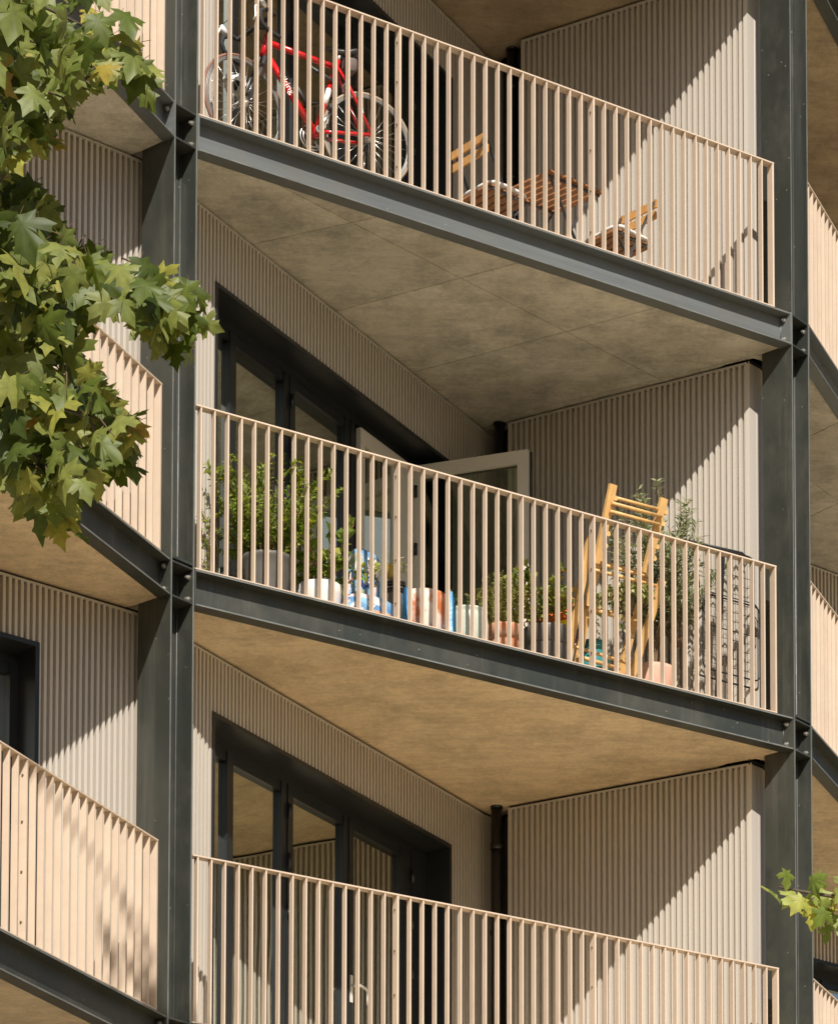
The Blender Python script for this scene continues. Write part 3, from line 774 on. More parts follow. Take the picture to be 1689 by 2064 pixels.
m = MB(); m.tube([bk(.575,-.055,.285), bk(.575,-.07,.285)], .024, 12); m.tube([bk(.575,-.07,.285), bk(.655,-.075,.425)], [.017,.012], 10); obj('crank_arm', m, CHROME, cr)
m = MB(); m.bar(bk(.655,-.13,.43), bk(.655,-.08,.43), .06, .02); obj('pedal', m, DARKM, cr)
m = MB(); m.tube([bk(.958,.05,.335), bk(.955,.06,.27), bk(.935,.06,.22), bk(.93,.06,.17)], .010, 8); m.tube([bk(.93,.055,.17), bk(.93,.065,.17)], .025, 12); obj('rear_derailleur', m, DARKM, bike)
m = MB()
for i in range(5): m.tube([bk(.958,.038+.004*i,.335), bk(.958,.041+.004*i,.335)], .05-.006*i, 16)
m.tube([bk(.575,.052,.372), bk(.958,.048,.385)], .004, 6); m.tube([bk(.575,.052,.198), bk(.93,.055,.145)], .004, 6)
obj('chain', m, DARKM, bike)
m = MB(); m.tube([bk(.40,-.03,.60), bk(.52,-.03,.42)], .017, 10); obj('pump', m, RUB, bike)
# saddle bag, helmet, lock
m = MB(); sb = len(m.v)
for (t, hw, z0, z1) in ((.775,.022,.80,.868),(.80,.034,.772,.872),(.845,.038,.772,.876),(.875,.030,.80,.874),(.885,.02,.82,.86)):
    for a, z in ((-1,z0+.012),(-.7,z0),(.7,z0),(1,z0+.012),(1,z1-.01),(.7,z1),(-.7,z1),(-1,z1-.01)): m.v.append(tuple(bk(t, hw*a, z)))
for i in range(4):
    for j in range(8): m.face([sb+i*8+j, sb+i*8+(j+1)%8, sb+(i+1)*8+(j+1)%8, sb+(i+1)*8+j], 0, True)
m.face([sb+j for j in range(8)][::-1]); m.face([sb+32+j for j in range(8)])
tag(obj('saddle_bag', m, FELT, base=bk(.83,0,.77)), 'small grey brown bag hanging under the bicycle saddle', 'bag')
hc = bk(.075,.13,.545)
hel = thing('cycle_helmet', hc, 'white vented cycle helmet hanging beside the front wheel of the red bicycle', 'helmet')
m = MB(); N_ = 14; hx = (BT*.93 - UZ*.36).normalized(); hz = (UZ*.93 + BT*.36).normalized(); hb = len(m.v)
for i in range(9):
    ph = math.pi*.56*i/8
    for j in range(24):
        th = 2*math.pi*j/24; rr = 1 + (.07 if j % 4 < 2 else -.05)*math.sin(ph)
        m.v.append(tuple(hc + hx*(.118*math.sin(ph)*math.cos(th)*rr) + BN*(.085*math.sin(ph)*math.sin(th)*rr) + hz*(.085*math.cos(ph))))
for i in range(8):
    for j in range(24): m.face([hb+i*24+j, hb+i*24+(j+1)%24, hb+(i+1)*24+(j+1)%24, hb+(i+1)*24+j], 1 if (j % 4 in (2,3) and 2 <= i <= 5) else 0, False)
obj('shell', m, [WHT, RUB], hel)
m = MB()
for s in (-1,1): m.tube([hc + hx*.05 + BN*.07*s - hz*.02, hc + hx*.02 + BN*.03*s - hz*.13, hc - hx*.01 - hz*.16], .005, 6); m.tube([hc - hx*.07 + BN*.06*s - hz*.02, hc + hx*.0 + BN*.02*s - hz*.14], .005, 6)
obj('straps', m, WHT, hel)
m = MB(); m.tube([bk(.50,-.03,.735), bk(.63,-.03,.69), bk(.70,-.03,.665)], .011, 8)
lk = obj('bike_lock', m, DARKM, base=bk(.6,-.03,.7)); tag(lk, 'grey and black cable lock strapped inside the red bicycle frame', 'lock')
m = MB(); m.tube([bk(.53,-.03,.66), bk(.505,-.03,.58), bk(.505,-.03,.50), bk(.535,-.03,.475), bk(.58,-.03,.485), bk(.61,-.03,.54), bk(.63,-.03,.62)], .006, 8); obj('cable', m, RUB, lk)

# ------------------------------------------------------------------ folding furniture on the top balcony
DU, DV = V((DQ.x, DQ.y, 0)), V((FQ.dv.x, FQ.dv.y, 0))
def folding_chair(u, v, ang, flip, label, cushion_label):
    c = F1(u, v, 0); f = DU*math.cos(ang) + DV*math.sin(ang); s = UZ.cross(f)
    P = lambda a, b, z: c + f*a + s*b + UZ*z
    t = thing('folding_chair', c, label, 'chair', 'folding bistro chairs')
    for i in range(6):
        a = -.165 + .066*i; m = MB(); m.bar(P(a,-.175,.45), P(a,.175,.45), .046, .014); obj('seat_slat', m, TEAK, t)
    for z, o in ((.785,-.222),(.695,-.212)):
        m = MB(); m.bar(P(o,-.19,z), P(o,.19,z), .016, .058, UZ); obj('back_slat', m, TEAK2, t)
    for sg in (-1,1):
        m = MB(); m.bar(P(-.225,.165*sg,.82), P(.20,.165*sg,.0), .008, .022, s); obj('leg', m, DARKM, t)
        m = MB(); m.bar(P(.185,.15*sg,.44), P(-.21,.15*sg,.0), .008, .022, s); obj('leg', m, DARKM, t)
        m = MB(); m.bar(P(-.19,.16*sg,.436), P(.19,.16*sg,.436), .01, .014); obj('seat_rail', m, DARKM, t)
    for a, z in ((.15,.09),(-.16,.055)):
        m = MB(); m.bar(P(a,-.16,z), P(a,.16,z), .012, .012); obj('stretcher', m, DARKM, t)
    # cushion: rounded square pad
    m = MB(); n = 28; b = len(m.v); prof = ((.0,.0),(.17,.0),(.19,.008),(.193,.018),(.185,.030),(.15,.038),(.0,.044))
    for r_, z in prof:
        for j in range(n):
            th = 2*math.pi*j/n; k = 1/ max(abs(math.cos(th)), abs(math.sin(th))); k = min(k, 1.24)
            m.v.append(tuple(P(r_*k*math.cos(th), r_*k*math.sin(th), .459+z+.004*math.sin(3*th))))
    for i in range(len(prof)-1):
        for j in range(n): m.face([b+i*n+j, b+i*n+(j+1)%n, b+(i+1)*n+(j+1)%n, b+(i+1)*n+j], 0, True)
    tag(obj('seat_cushion', m, CUSH, base=P(0,0,.459)), cushion_label, 'cushion', 'white seat cushions')
folding_chair(2.655, .575, R(8), False, 'folding wooden slat chair on the left of the folding table, back towards the bicycle', 'white cushion on the folding chair left of the table')
folding_chair(3.75, .60, R(180+12), False, 'folding wooden slat chair on the right of the folding table, nearest the right column', 'white cushion on the folding chair right of the table')
tb = thing('folding_table', F1(3.19,.63,0), 'small folding table with a brown slatted wooden top between two chairs', 'table')
ang = R(-4); tx = DU*math.cos(R(4.5)) + DV*math.sin(R(4.5)); ty = UZ.cross(tx); ty = (DV*.96 - DU*.278).normalized()
PT = lambda a, b, z: F1(3.19,.63,0) + tx*a + ty*b + UZ*z
for i in range(8):
    a = -.225 + .0645*i; m = MB(); m.bar(PT(a,-.245,.70), PT(a,.245,.70), .047, .014); obj('top_slat', m, TEAK, tb)
for b_ in (-.20,.20):
    m = MB(); m.bar(PT(-.245,b_,.685), PT(.245,b_,.685), .014, .016); obj('top_rail', m, DARKM, tb)
for sg in (-1,1):
    m = MB(); m.bar(PT(-.19,.19*sg,.68), PT(.20,.19*sg,0), .008, .022, ty); obj('leg', m, DARKM, tb)
    m = MB(); m.bar(PT(.19,.175*sg,.68), PT(-.20,.175*sg,0), .008, .022, ty); obj('leg', m, DARKM, tb)
for a in (-.17,.17):
    m = MB(); m.bar(PT(a,-.18,.07), PT(a,.18,.07), .012, .012); obj('stretcher', m, DARKM, tb)

# ------------------------------------------------------------------ pots and plants on the middle balcony
F2 = lambda u, v, z: FQ(u, v, FZ[2]+z)
def pot(name, u, v, prof, mt, label, cat='plant pot', group='plant pots along the middle balcony', soil=.86, wob=0.0, n=36, z=0.0):
    c = F2(u, v, z); t = thing(name, c, label, cat, group)
    top = prof[-1]; m = MB()
    m.lathe(c, [(max(.001,prof[0][0]*.2), 0)] + list(prof) + [(top[0]*.93, top[1]), (top[0]*.90, top[1]*soil)], n, 0, wob); obj('pot_body', m, mt, t)
    m = MB(); r_ = top[0]*.895; m.lathe(c + UZ*(top[1]*soil-.01), [(r_,0),(r_*.99,.016),(r_*.5,.022),(.002,.024)], 20); obj('soil', m, SOIL, t)
    return t
def plant(name, org, parts, label, cat='plant', smat=None):
    t = thing(name, org, label, cat, 'plants on the middle balcony')
    S, L = MB(), {}
    for kw, lm in parts:
        st, lf = grow(**kw)
        b = len(S.v); S.v += st.v; S.f += [tuple(i+b for i in f) for f in st.f]; S.m += st.m; S.sm += st.sm
        if lm.name not in L: L[lm.name] = (MB(), lm)
        M_ = L[lm.name][0]; b = len(M_.v); M_.v += lf.v; M_.f += [tuple(i+b for i in f) for f in lf.f]; M_.m += lf.m; M_.sm += lf.sm
    obj('stems', S, smat or TWIG, t)
    for M_, lm in L.values(): obj('foliage', M_, lm, t)
    return t

pot('plant_pot', .745, .40, [(.115,0),(.135,.12),(.165,.29),(.178,.33),(.186,.345),(.186,.365)], POTG, 'tall grey ribbed pot holding the biggest green shrub', wob=.022, n=44)
plant('shrub', F2(.745,.40,.31), [
    (dict(org=F2(.745,.40,.31), count=46, h=.92, spread=.44, L=.046, W=.020, per=70, droop=.12, start=.20, bend=.0, r0=.09, stem_r=.0035), SHRUB),
    (dict(org=F2(.70,.38,.33), count=22, h=.58, spread=.47, L=.044, W=.019, per=60, droop=.3, start=.15, bend=.0, r0=.09), SHRUB),
    (dict(org=F2(.86,.40,.33), count=7, h=.66, spread=.26, L=.044, W=.018, per=36, droop=.0, start=.2, bend=.2, r0=.06), SHRUB)],
    'large wispy green shrub with tiny leaves in the grey ribbed pot', 'shrub')
vn = V((0,0,0))
plant('climbing_plant', F2(.25,.34,0), [
    (dict(org=F2(.262,.34,0), count=5, h=.80, spread=.05, L=.040, W=.020, per=20, droop=0, start=.08, bend=0, r0=.03), SHRUB)],
    'thin climbing plant trailing up the wall beside the left column')
pot('plant_pot', 1.15, .40, [(.105,0),(.135,.08),(.150,.20),(.153,.27)], POTW, 'short white ribbed pot beside the citrus plant', wob=.006, n=60)
plant('citrus_plant', F2(1.15,.42,.24), [
    (dict(org=F2(1.17,.42,.24), count=8, h=.64, spread=.36, L=.115, W=.080, per=11, droop=.1, start=.3, bend=.2, r0=.05, stem_r=.006), CITR),
    (dict(org=F2(1.22,.40,.24), count=12, h=.38, spread=.40, L=.095, W=.064, per=11, droop=.5, start=.25, bend=-.2, r0=.05, stem_r=.005), CITR)],
    'citrus plant with large round glossy leaves beside the compost bags', 'plant', REDST)
# compost bags
def sack(c, ax, ay, az, rx, ry, rz, mats, pick, pw=.55, seed=3):
    r2 = random.Random(seed); m = MB(); n = 22; b = len(m.v)
    e = lambda x: math.copysign(abs(x)**pw, x)
    ph_ = [r2.uniform(0,6) for _ in range(6)]
    for i in range(n+1):
        p = math.pi*i/n
        for j in range(2*n):
            t = math.pi*j/n
            x, y, z = e(math.sin(p))*e(math.cos(t)), e(math.sin(p))*e(math.sin(t)), e(-math.cos(p))
            k = 1 + .05*math.sin(5*x+ph_[0]+3*z) + .04*math.sin(9*z+ph_[1]+4*x) + .03*math.sin(13*x-7*z+ph_[2])
            m.v.append(tuple(V(c) + ax*(rx*x*k) + ay*(ry*y*k*(1-.35*abs(z)**3)) + az*(rz*z)))
    for i in range(n):
        for j in range(2*n):
            f = [b+i*2*n+j, b+i*2*n+(j+1)%(2*n), b+(i+1)*2*n+(j+1)%(2*n), b+(i+1)*2*n+j]
            q = V(m.v[f[0]]) - V(c); m.face(f, pick(q.dot(ax)/rx, q.dot(az)/rz), True)
    return m
BAGB = mat('blue_bag_film', (0.03,0.16,0.42), 0.3, 0.5, var2=(0.30,0.52,0.70), scale=11, bump=0.5, bscale=26)
BAGW = mat('white_bag_film', (0.70,0.72,0.76), 0.3, 0.5, var2=(0.75,0.50,0.48), scale=16, bump=0.5, bscale=26)
BAGO = mat('orange_bag_film', (0.70,0.22,0.08), 0.3, 0.5, var2=(0.75,0.62,0.45), scale=14, bump=0.4, bscale=26)
BAGG = mat('leafy_print_film', (0.10,0.20,0.05), 0.35, 0.5, var2=(0.62,0.60,0.55), scale=24, bump=0.4, bscale=26)
def pk1(x, z):
    s = math.sin(3.1*x+1.2*z) + .6*math.sin(5.3*z-2*x)
    if z > .72: return 0
    if z > .15 and x > -.1: return 1
    if s > .35: return 1
    if s < -1.0: return 3
    return 0 if z < .1 or x < -.2 else 1
cb = F2(1.525, .50, .335); az = (UZ*.97 + DU*.10).normalized(); axx = (DU - az*DU.dot(az)).normalized(); ayy = az.cross(axx)
bag1 = thing('compost_bag', F2(1.525,.50,.02), 'tall blue and pink compost bag standing upright behind the citrus leaves', 'bag', 'compost bags')
obj('bag_body', sack(cb, axx, ayy, az, .125, .085, .325, [0], pk1), [BAGB, BAGW, BAGO, BAGG], bag1)
front = -ayy if ayy.dot(V((0,1,0))) > 0 else ayy
m = MB(); xd = (axx*.80 + az*.60).normalized(); yd = front.cross(xd) * (1 if front.cross(xd).z > 0 else -1)
def patch(m, c, xd, yd, w, h, out, bulge, mt=0):
    b = len(m.v); n = 6
    for i in range(n+1):
        for k in (0,1): m.v.append(tuple(c + xd*(w*i/n) + yd*(h*k) + out*bulge*math.sin(math.pi*i/n)))
    for i in range(n): m.face([b+2*i, b+2*i+2, b+2*i+3, b+2*i+1], mt)
lc = F2(1.50,.405,.345)
patch(m, lc, xd, yd, .14, .06, front, .004, 0); text_mesh(m, 'INER', .048, lc + xd*.016 + yd*.014 + front*.006, xd, yd, 1)
text_mesh(m, 'R', .06, F2(1.535,.40,.47), axx, az, 1)
obj('printed_label', m, [mat('dark_blue_print', (0.02,0.06,0.22), 0.35), PALE], bag1)
def pk2(x, z):
    if z > .55 and x < .2: return 1
    if z < -.1 and x > -.2: return 2
    return 1 if math.sin(6*x+4*z) > .82 else 0
cb2 = F2(1.475, .30, .125)
bag2 = thing('compost_bag', F2(1.475,.30,0), 'blue compost bag with orange stripe lying low against the railing', 'bag', 'compost bags')
obj('bag_body', sack(cb2, DU, DV, UZ, .185, .085, .125, [0], pk2, .6, 8), [BAGB, BAGW, BAGO], bag2)
m = MB(); rc = cb2 - DV*.094 + UZ*.03 - DU*.03
m.tube([rc + DU*(.026*math.cos(i*math.pi/12)) + UZ*(.026*math.sin(i*math.pi/12)) for i in range(24)], .004, 6, True)
m.tube([rc + DU*(.008*math.cos(i*math.pi/6)) + UZ*(-.002+.014*math.sin(i*math.pi/6)) for i in range(12)], .003, 6, True)
obj('round_emblem', m, PALE, bag2)
# stacked nursery pots with a yellow pot on top
st_ = thing('nursery_pot_stack', F2(1.755,.42,0), 'stack of grey and black nursery pots behind the post, yellow pot on top', 'plant pot', 'plant pots along the middle balcony')
m = MB(); m.lathe(F2(1.755,.42,0), [(.055,0),(.068,.36),(.068,.362)], 28); obj('grey_pot', m, POTG, st_)
for i in range(4):
    m = MB(); m.lathe(F2(1.755,.42,.362+.024*i), [(.070,.0),(.076,.004),(.076,.013),(.070,.016)], 28); obj('pot_rim', m, BLACKP if i % 2 == 0 else POTG, st_)
pot('plant_pot', 1.735, .42, [(.040,0),(.052,.09),(.054,.10)], GOLD, 'little mustard yellow pot on top of the nursery pot stack', z=.459)
plant('spider_plant', F2(1.735,.42,.555), [(dict(org=F2(1.735,.42,.545), count=12, h=.11, spread=.13, L=.10, W=.010, per=3, droop=.8, start=.2, bend=-.3, r0=.01, stem_r=.0015), VARI)], 'thin arching plant in the little mustard yellow pot')
# whitewashed pot in blue plastic
c = F2(1.985,.42,0); r2 = random.Random(5); m = MB(); n = 40; b = len(m.v)
prof = ((.165,0),(.20,.10),(.205,.25),(.212,.37),(.205,.425),(.188,.44),(.178,.40),(.176,.05))
jz = [r2.uniform(-.03,.035) for _ in range(n)]
for i, (r_, z) in enumerate(prof):
    for j in range(n):
        th = 2*math.pi*j/n; rr = r_*(1 + (r2.uniform(-.045,.045) if 0 < i < 6 else 0)); zz = z + (jz[j] if 3 <= i <= 5 else 0)
        near = max(0, -math.sin(th - math.atan2(DQ.y, DQ.x)))            # side towards the railing lies lower
        if near > .45 and i >= 2: zz *= .55 - .35*near
        m.v.append(tuple(c + V((rr*math.cos(th), rr*math.sin(th), max(0.003,zz)))))
for i in range(len(prof)-1):
    for j in range(n): m.face([b+i*n+j, b+i*n+(j+1)%n, b+(i+1)*n+(j+1)%n, b+(i+1)*n+j])
tag(obj('plastic_sack', m, BLUEP, base=c), 'crumpled bright blue plastic sack wrapped round the whitewashed pot', 'bag')
pot('plant_pot', 1.985, .42, [(.108,0),(.14,.10),(.165,.26),(.172,.34),(.165,.385),(.158,.40)], TERRAW, 'big terracotta pot with flaking whitewash, wrapped in blue plastic')
pot('plant_pot', 2.335, .40, [(.09,0),(.128,.07),(.146,.18),(.146,.26),(.138,.32),(.134,.335),(.140,.345),(.140,.36)], CELAD, 'round pale celadon glazed pot with a brown rim')
plant('herb_plant', F2(2.335,.42,.30), [
    (dict(org=F2(2.25,.42,.30), count=7, h=.26, spread=.075, L=.034, W=.022, per=16, droop=.1, start=.3, bend=0, r0=.03), DEEP),
    (dict(org=F2(2.40,.42,.30), count=7, h=.22, spread=.06, L=.034, W=.022, per=14, droop=.1, start=.3, bend=0, r0=.03), DEEP)], 'pair of small dark green seedlings in the celadon pot')
pot('plant_pot', 2.64, .40, [(.082,0),(.112,.20),(.113,.22),(.130,.222),(.134,.30),(.134,.31)], TERRA, 'rimmed terracotta pot with pale limescale, holding the feathery herb')
plant('herb_plant', F2(2.64,.40,.27), [
    (dict(org=F2(2.63,.40,.27), count=60, h=.47, spread=.19, L=.030, W=.009, per=60, droop=.05, start=.1, bend=0, r0=.09, stem_r=.002, jit=.6), ROSE)], 'dense feathery yellow green herb in the rimmed terracotta pot')
c = F2(2.87,.62,.17)
tag(obj('carrier_bag', sack(c, DU, DV, UZ, .10, .08, .17, [0], lambda x, z: 0, .6, 21), WBAG, base=F2(2.87,.62,0)), 'crumpled white carrier bag behind the charcoal pot', 'bag')
pot('plant_pot', 3.0, .40, [(.135,0),(.160,.24),(.162,.245),(.172,.25),(.180,.35),(.180,.365)], POTB, 'wide charcoal plastic pot with a moulded band, left of the wooden stand', wob=.004)
plant('leafy_plant', F2(3.0,.40,.32), [
    (dict(org=F2(2.90,.40,.32), count=17, h=.58, spread=.25, L=.085, W=.058, per=14, droop=.12, start=.5, bend=0, r0=.07, stem_r=.004), BROAD),
    (dict(org=F2(2.86,.40,.32), count=9, h=.34, spread=.14, L=.06, W=.042, per=14, droop=.1, start=.2, bend=0, r0=.07, stem_r=.003), BROAD)], 'leafy plant with broad drooping leaves in the charcoal pot')
# rainbow umbrella lying behind the charcoal pot
ap, ab = F2(3.0,.56,.47), F2(3.36,.58,.56); ax_ = (ab-ap).normalized(); e1 = UZ.cross(ax_).normalized(); e2 = ax_.cross(e1)
cols_ = [mat('rainbow_'+nm, cc_, 0.5) for nm, cc_ in (('red',(0.65,0.03,0.02)),('orange',(0.80,0.16,0.01)),('yellow',(0.85,0.62,0.01)),('green',(0.05,0.35,0.05)),('blue',(0.02,0.10,0.45)),('purple',(0.25,0.03,0.36)))]
m = MB(); b = len(m.v); n = 24
for k, (d_, r_) in enumerate(((0,.004),(.12,.07),(.24,.125),(.33,.145))):
    for j in range(n):
        th = 2*math.pi*j/n; m.v.append(tuple(ap + ax_*(d_ - .01*(j % 4 == 0)) + (e2*math.cos(th) + e1*math.sin(th))*r_*(1 - .05*abs(math.sin(6*th)))))
for k in range(3):
    for j in range(n):
        a_ = abs(((j+.5)/n*2 + 1) % 2 - 1)      # 0 at the top, 1 at the bottom
        m.face([b+k*n+j, b+k*n+(j+1)%n, b+(k+1)*n+(j+1)%n, b+(k+1)*n+j], (1 if a_ < .48 else 2 if a_ < .70 else 4 if a_ < .85 else 5))
um = obj('umbrella', m, cols_, base=F2(3.2,.60,.25)); tag(um, 'half folded rainbow striped umbrella lying behind the charcoal pot', 'umbrella')
m = MB(); m.tube([ap - ax_*.03, ab + ax_*.05], .006, 8); obj('shaft', m, CHROME, um)
# teal pot under the stand
pot('plant_pot', 3.53, .62, [(.07,0),(.12,.08),(.135,.2),(.125,.34),(.105,.44),(.11,.46)], TEAL, 'rounded teal glazed pot standing under the wooden stand')

# ------------------------------------------------------------------ wooden folding stand leaning on the railing
sd = thing('plant_stand', F2(3.5,.4,0), 'golden pine folding ladder stand with dowel rungs leaning against the railing', 'plant stand')
AL = (F2(3.372,.12,1.425), F2(3.305,.58,0)); AR = (F2(3.815,.12,1.43), F2(3.678,.58,0))
BL_ = (F2(3.175,.115,1.0), F2(3.10,.36,0)); BR_ = (F2(3.795,.115,.82), F2(3.635,.36,0))
for (a, b_) in (AL, AR):
    m = MB(); m.bar(a, b_, .058, .030, DV); rl = obj('rail', m, PINE, sd)
    for i in range(5):
        m = MB(); p = a.lerp(b_, .06 + .055*i) + DU*.034; m.tube([p - DV*.016, p + DV*.016], .020, 12); obj('notch_peg', m, PINE, rl)
for (a, b_) in (BL_, BR_):
    m = MB(); m.bar(a, b_, .052, .030, DV); obj('rail', m, PINE, sd)
def rung(p, q, r_=.0125):
    m = MB(); m.tube([p, q], r_, 10); obj('rung', m, PINE, sd)
for f in (.055, .092, .130): rung(AL[0].lerp(AL[1], f) - DV*.03*(f > .06), AR[0].lerp(AR[1], f) - DV*.03*(f > .06))
for du, dz, v in ((0,.93,.33),(0,.905,.26),(.02,.86,.2)): rung(F2(3.36+du*.2,v,dz), F2(3.75,v,dz))
rung(F2(3.19,.16,.785), F2(3.79,.15,.785))
for z, v in ((.635,.42),(.61,.37),(.575,.33)): rung(F2(3.31,v,z), F2(3.74,v,z), .0145)
rung(F2(3.29,.46,.27), F2(3.66,.46,.255), .015); rung(F2(3.14,.30,.26), F2(3.66,.30,.235), .012)
# hanging pot with variegated trailing plant
pot('hanging_pot', 3.605, .31, [(.038,0),(.058,.02),(.072,.11),(.076,.12)], POTG, 'small grey pot on the lower rungs of the wooden stand', z=.605)
plant('trailing_plant', F2(3.6,.33,.70), [
    (dict(org=F2(3.60,.33,.70), count=28, h=.20, spread=.19, L=.056, W=.036, per=18, droop=.9, start=.15, bend=-.3, r0=.05, stem_r=.002), VARI),
    (dict(org=F2(3.52,.30,.70), count=6, h=.12, spread=.14, L=.045, W=.026, per=18, droop=4.2, start=.2, bend=-.3, r0=.04, stem_r=.002), VARI)], 'cream variegated trailing plant spilling from the small grey pot')

# ------------------------------------------------------------------ olive tree
pot('plant_pot', 4.03, .58, [(.10,0),(.155,.10),(.178,.24),(.180,.33),(.172,.36)], TERRAP, 'smooth pinkish terracotta pot at the foot of the olive tree')
olive_parts = [
    (dict(org=F2(4.05,.58,.32), count=32, h=1.60, spread=.36, L=.074, W=.0185, per=90, droop=.05, start=.32, bend=.5, r0=.02, stem_r=.006, jit=.5), OLIVE),
    (dict(org=F2(4.20,.52,.55), count=24, h=1.12, spread=.56, L=.072, W=.017, per=70, droop=.10, start=.25, bend=.1, r0=.03, stem_r=.004, jit=.5), OLIVE),
    (dict(org=F2(4.00,.50,.55), count=12, h=.70, spread=.42, L=.070, W=.017, per=56, droop=.2, start=.3, bend=0, r0=.03, stem_r=.003, jit=.5), OLIVE)]
plant('olive_tree', F2(4.03,.58,.32), olive_parts, 'slender grey green olive tree between the wooden stand and the wire rack', 'tree')

# ------------------------------------------------------------------ folded wire rack
rk = thing('drying_rack', F2(4.55,.35,0), 'folded black wire drying rack standing beside the right column', 'drying rack')
def loop(u0, u1, z0, z1, v, r_, rc=.05, tilt=0.0):
    pts = []
    for (cu, cz, a0) in ((u1-rc,z1-rc,0),(u0+rc,z1-rc,90),(u0+rc,z0+rc,180),(u1-rc,z0+rc,270)):
        for k in range(6):
            a = R(a0+18*k); pts.append(F2(cu+rc*math.cos(a), v+tilt*(cz+rc*math.sin(a)), cz+rc*math.sin(a)))
    m = MB(); m.tube(pts, r_*.9, 8, True); obj('frame', m, WIRE, rk)
loop(4.27, 4.80, .31, 1.30, .36, .008); loop(4.31, 4.83, .36, .92, .33, .0065); loop(4.31, 4.80, .68, .93, .31, .0045)
m = MB()
for i in range(11): z = .42 + .07*i; m.tube([F2(4.31,.345,z), F2(4.80,.345,z)], .0022, 5)
for i in range(4): u = 4.40 + .11*i; m.tube([F2(u,.347,.33), F2(u,.347,1.27)], .0018, 5)
obj('wire_grid', m, WIRE, rk)
m = MB(); m.bar(F2(4.45,.27,1.24), F2(4.385,.27,.02), .034, .012, DV); obj('leg', m, WIRE, rk)
m = MB(); m.bar(F2(4.265,.37,1.30), F2(4.30,.37,.95), .026, .016, DV); obj('leg', m, WIRE, rk)
m = MB(); m.tube([F2(4.24,.40,1.315), F2(4.72,.40,1.335), F2(4.78,.39,1.30)], .011, 8); obj('handle', m, WIRE, rk)
for u in (4.33, 4.43, 4.66):
    m = MB(); m.tube([F2(u-.025,.33,1.245), F2(u+.025,.33,1.245)], .012, 8); obj('clip', m, WIRE, rk)

# ------------------------------------------------------------------ maple trees in front of the facade
HALF = [(0,0),(.10,-.05),(.30,-.12),(.27,-.02),(.25,.07),(.40,.12),(.60,.27),(.49,.31),(.46,.42),(.33,.38),(.20,.37),(.24,.53),(.31,.64),(.19,.70),(.11,.83),(0,1.02)]
OUT = HALF + [(-x, y) for x, y in HALF[-2:0:-1]]
def maple(m, p, tip, n, S, curl):
    tip = tip.normalized(); s = tip.cross(n).normalized(); n = s.cross(tip)
    P = lambda x, y: p + s*(x*1.13*S) + tip*(y*S) + n*(S*(-.30*curl*(abs(x)**1.6) - .22*curl*y*y + .05*math.sin(9*x+4*y)))
    b = m.add([P(0,.26) - n*S*.02] + [P(x, y) for x, y in OUT]); k = len(OUT)
    for i in range(k): m.face([b, b+1+i, b+1+(i+1) % k], 0, True)
def inside(poly, x, y):
    c = False; j = len(poly)-1
    for i in range(len(poly)):
        (xi, yi), (xj, yj) = poly[i], poly[j]
        if (yi > y) != (yj > y) and x < (xj-xi)*(y-yi)/(yj-yi) + xi: c = not c
        j = i
    return c
lr = random.Random(23)
def hang(m, x, y, z, S, twigs=None):
    tip = V((lr.uniform(-.65,.75), lr.uniform(-.7,.2), lr.uniform(-1.1,-.35)))
    n = V((lr.uniform(-.8,.8), lr.uniform(-1.1,.05), lr.uniform(.15,1.0)))
    p = V((x, y, z)) - tip.normalized()*S*.45
    if twigs is not None: twigs.tube([p, p - tip.normalized()*S*.2 + V((lr.uniform(-.02,.02), .05, S*.2))],   .0011, 4)
    maple(m, p, tip, n, S, lr.uniform(.6,2.2))
P1 = [(-1.95,6.85),(-1.43,6.80),(-1.46,6.64),(-1.40,6.57),(-1.34,6.48),(-1.32,6.39),(-1.40,6.37),(-1.46,6.36),(-1.53,6.32),(-1.57,6.26),(-1.58,6.14),(-1.66,6.08),(-1.95,6.03)]
P2 = [(-1.95,6.07),(-1.73,6.04),(-1.63,5.98),(-1.60,5.9),(-1.56,5.81),(-1.46,5.78),(-1.33,5.69),(-1.24,5.66),(-1.20,5.58),(-1.15,5.5),(-1.18,5.42),(-1.25,5.38),(-1.31,5.44),(-1.38,5.56),(-1.46,5.5),(-1.50,5.41),(-1.44,5.28),(-1.36,5.21),(-1.33,5.1),(-1.36,5.03),(-1.41,4.97),(-1.41,4.92),(-1.46,4.89),(-1.53,4.9),(-1.53,4.82),(-1.59,4.79),(-1.61,4.72),(-1.66,4.78),(-1.72,4.83),(-1.82,4.87),(-1.95,4.96)]
tr = thing('maple_tree', (-3.6, 11.2, STREET), 'maple tree with dense green lobed leaves hanging across the left of the facade', 'tree', 'maple trees in front of the facade')
fol, twg = MB(), MB()
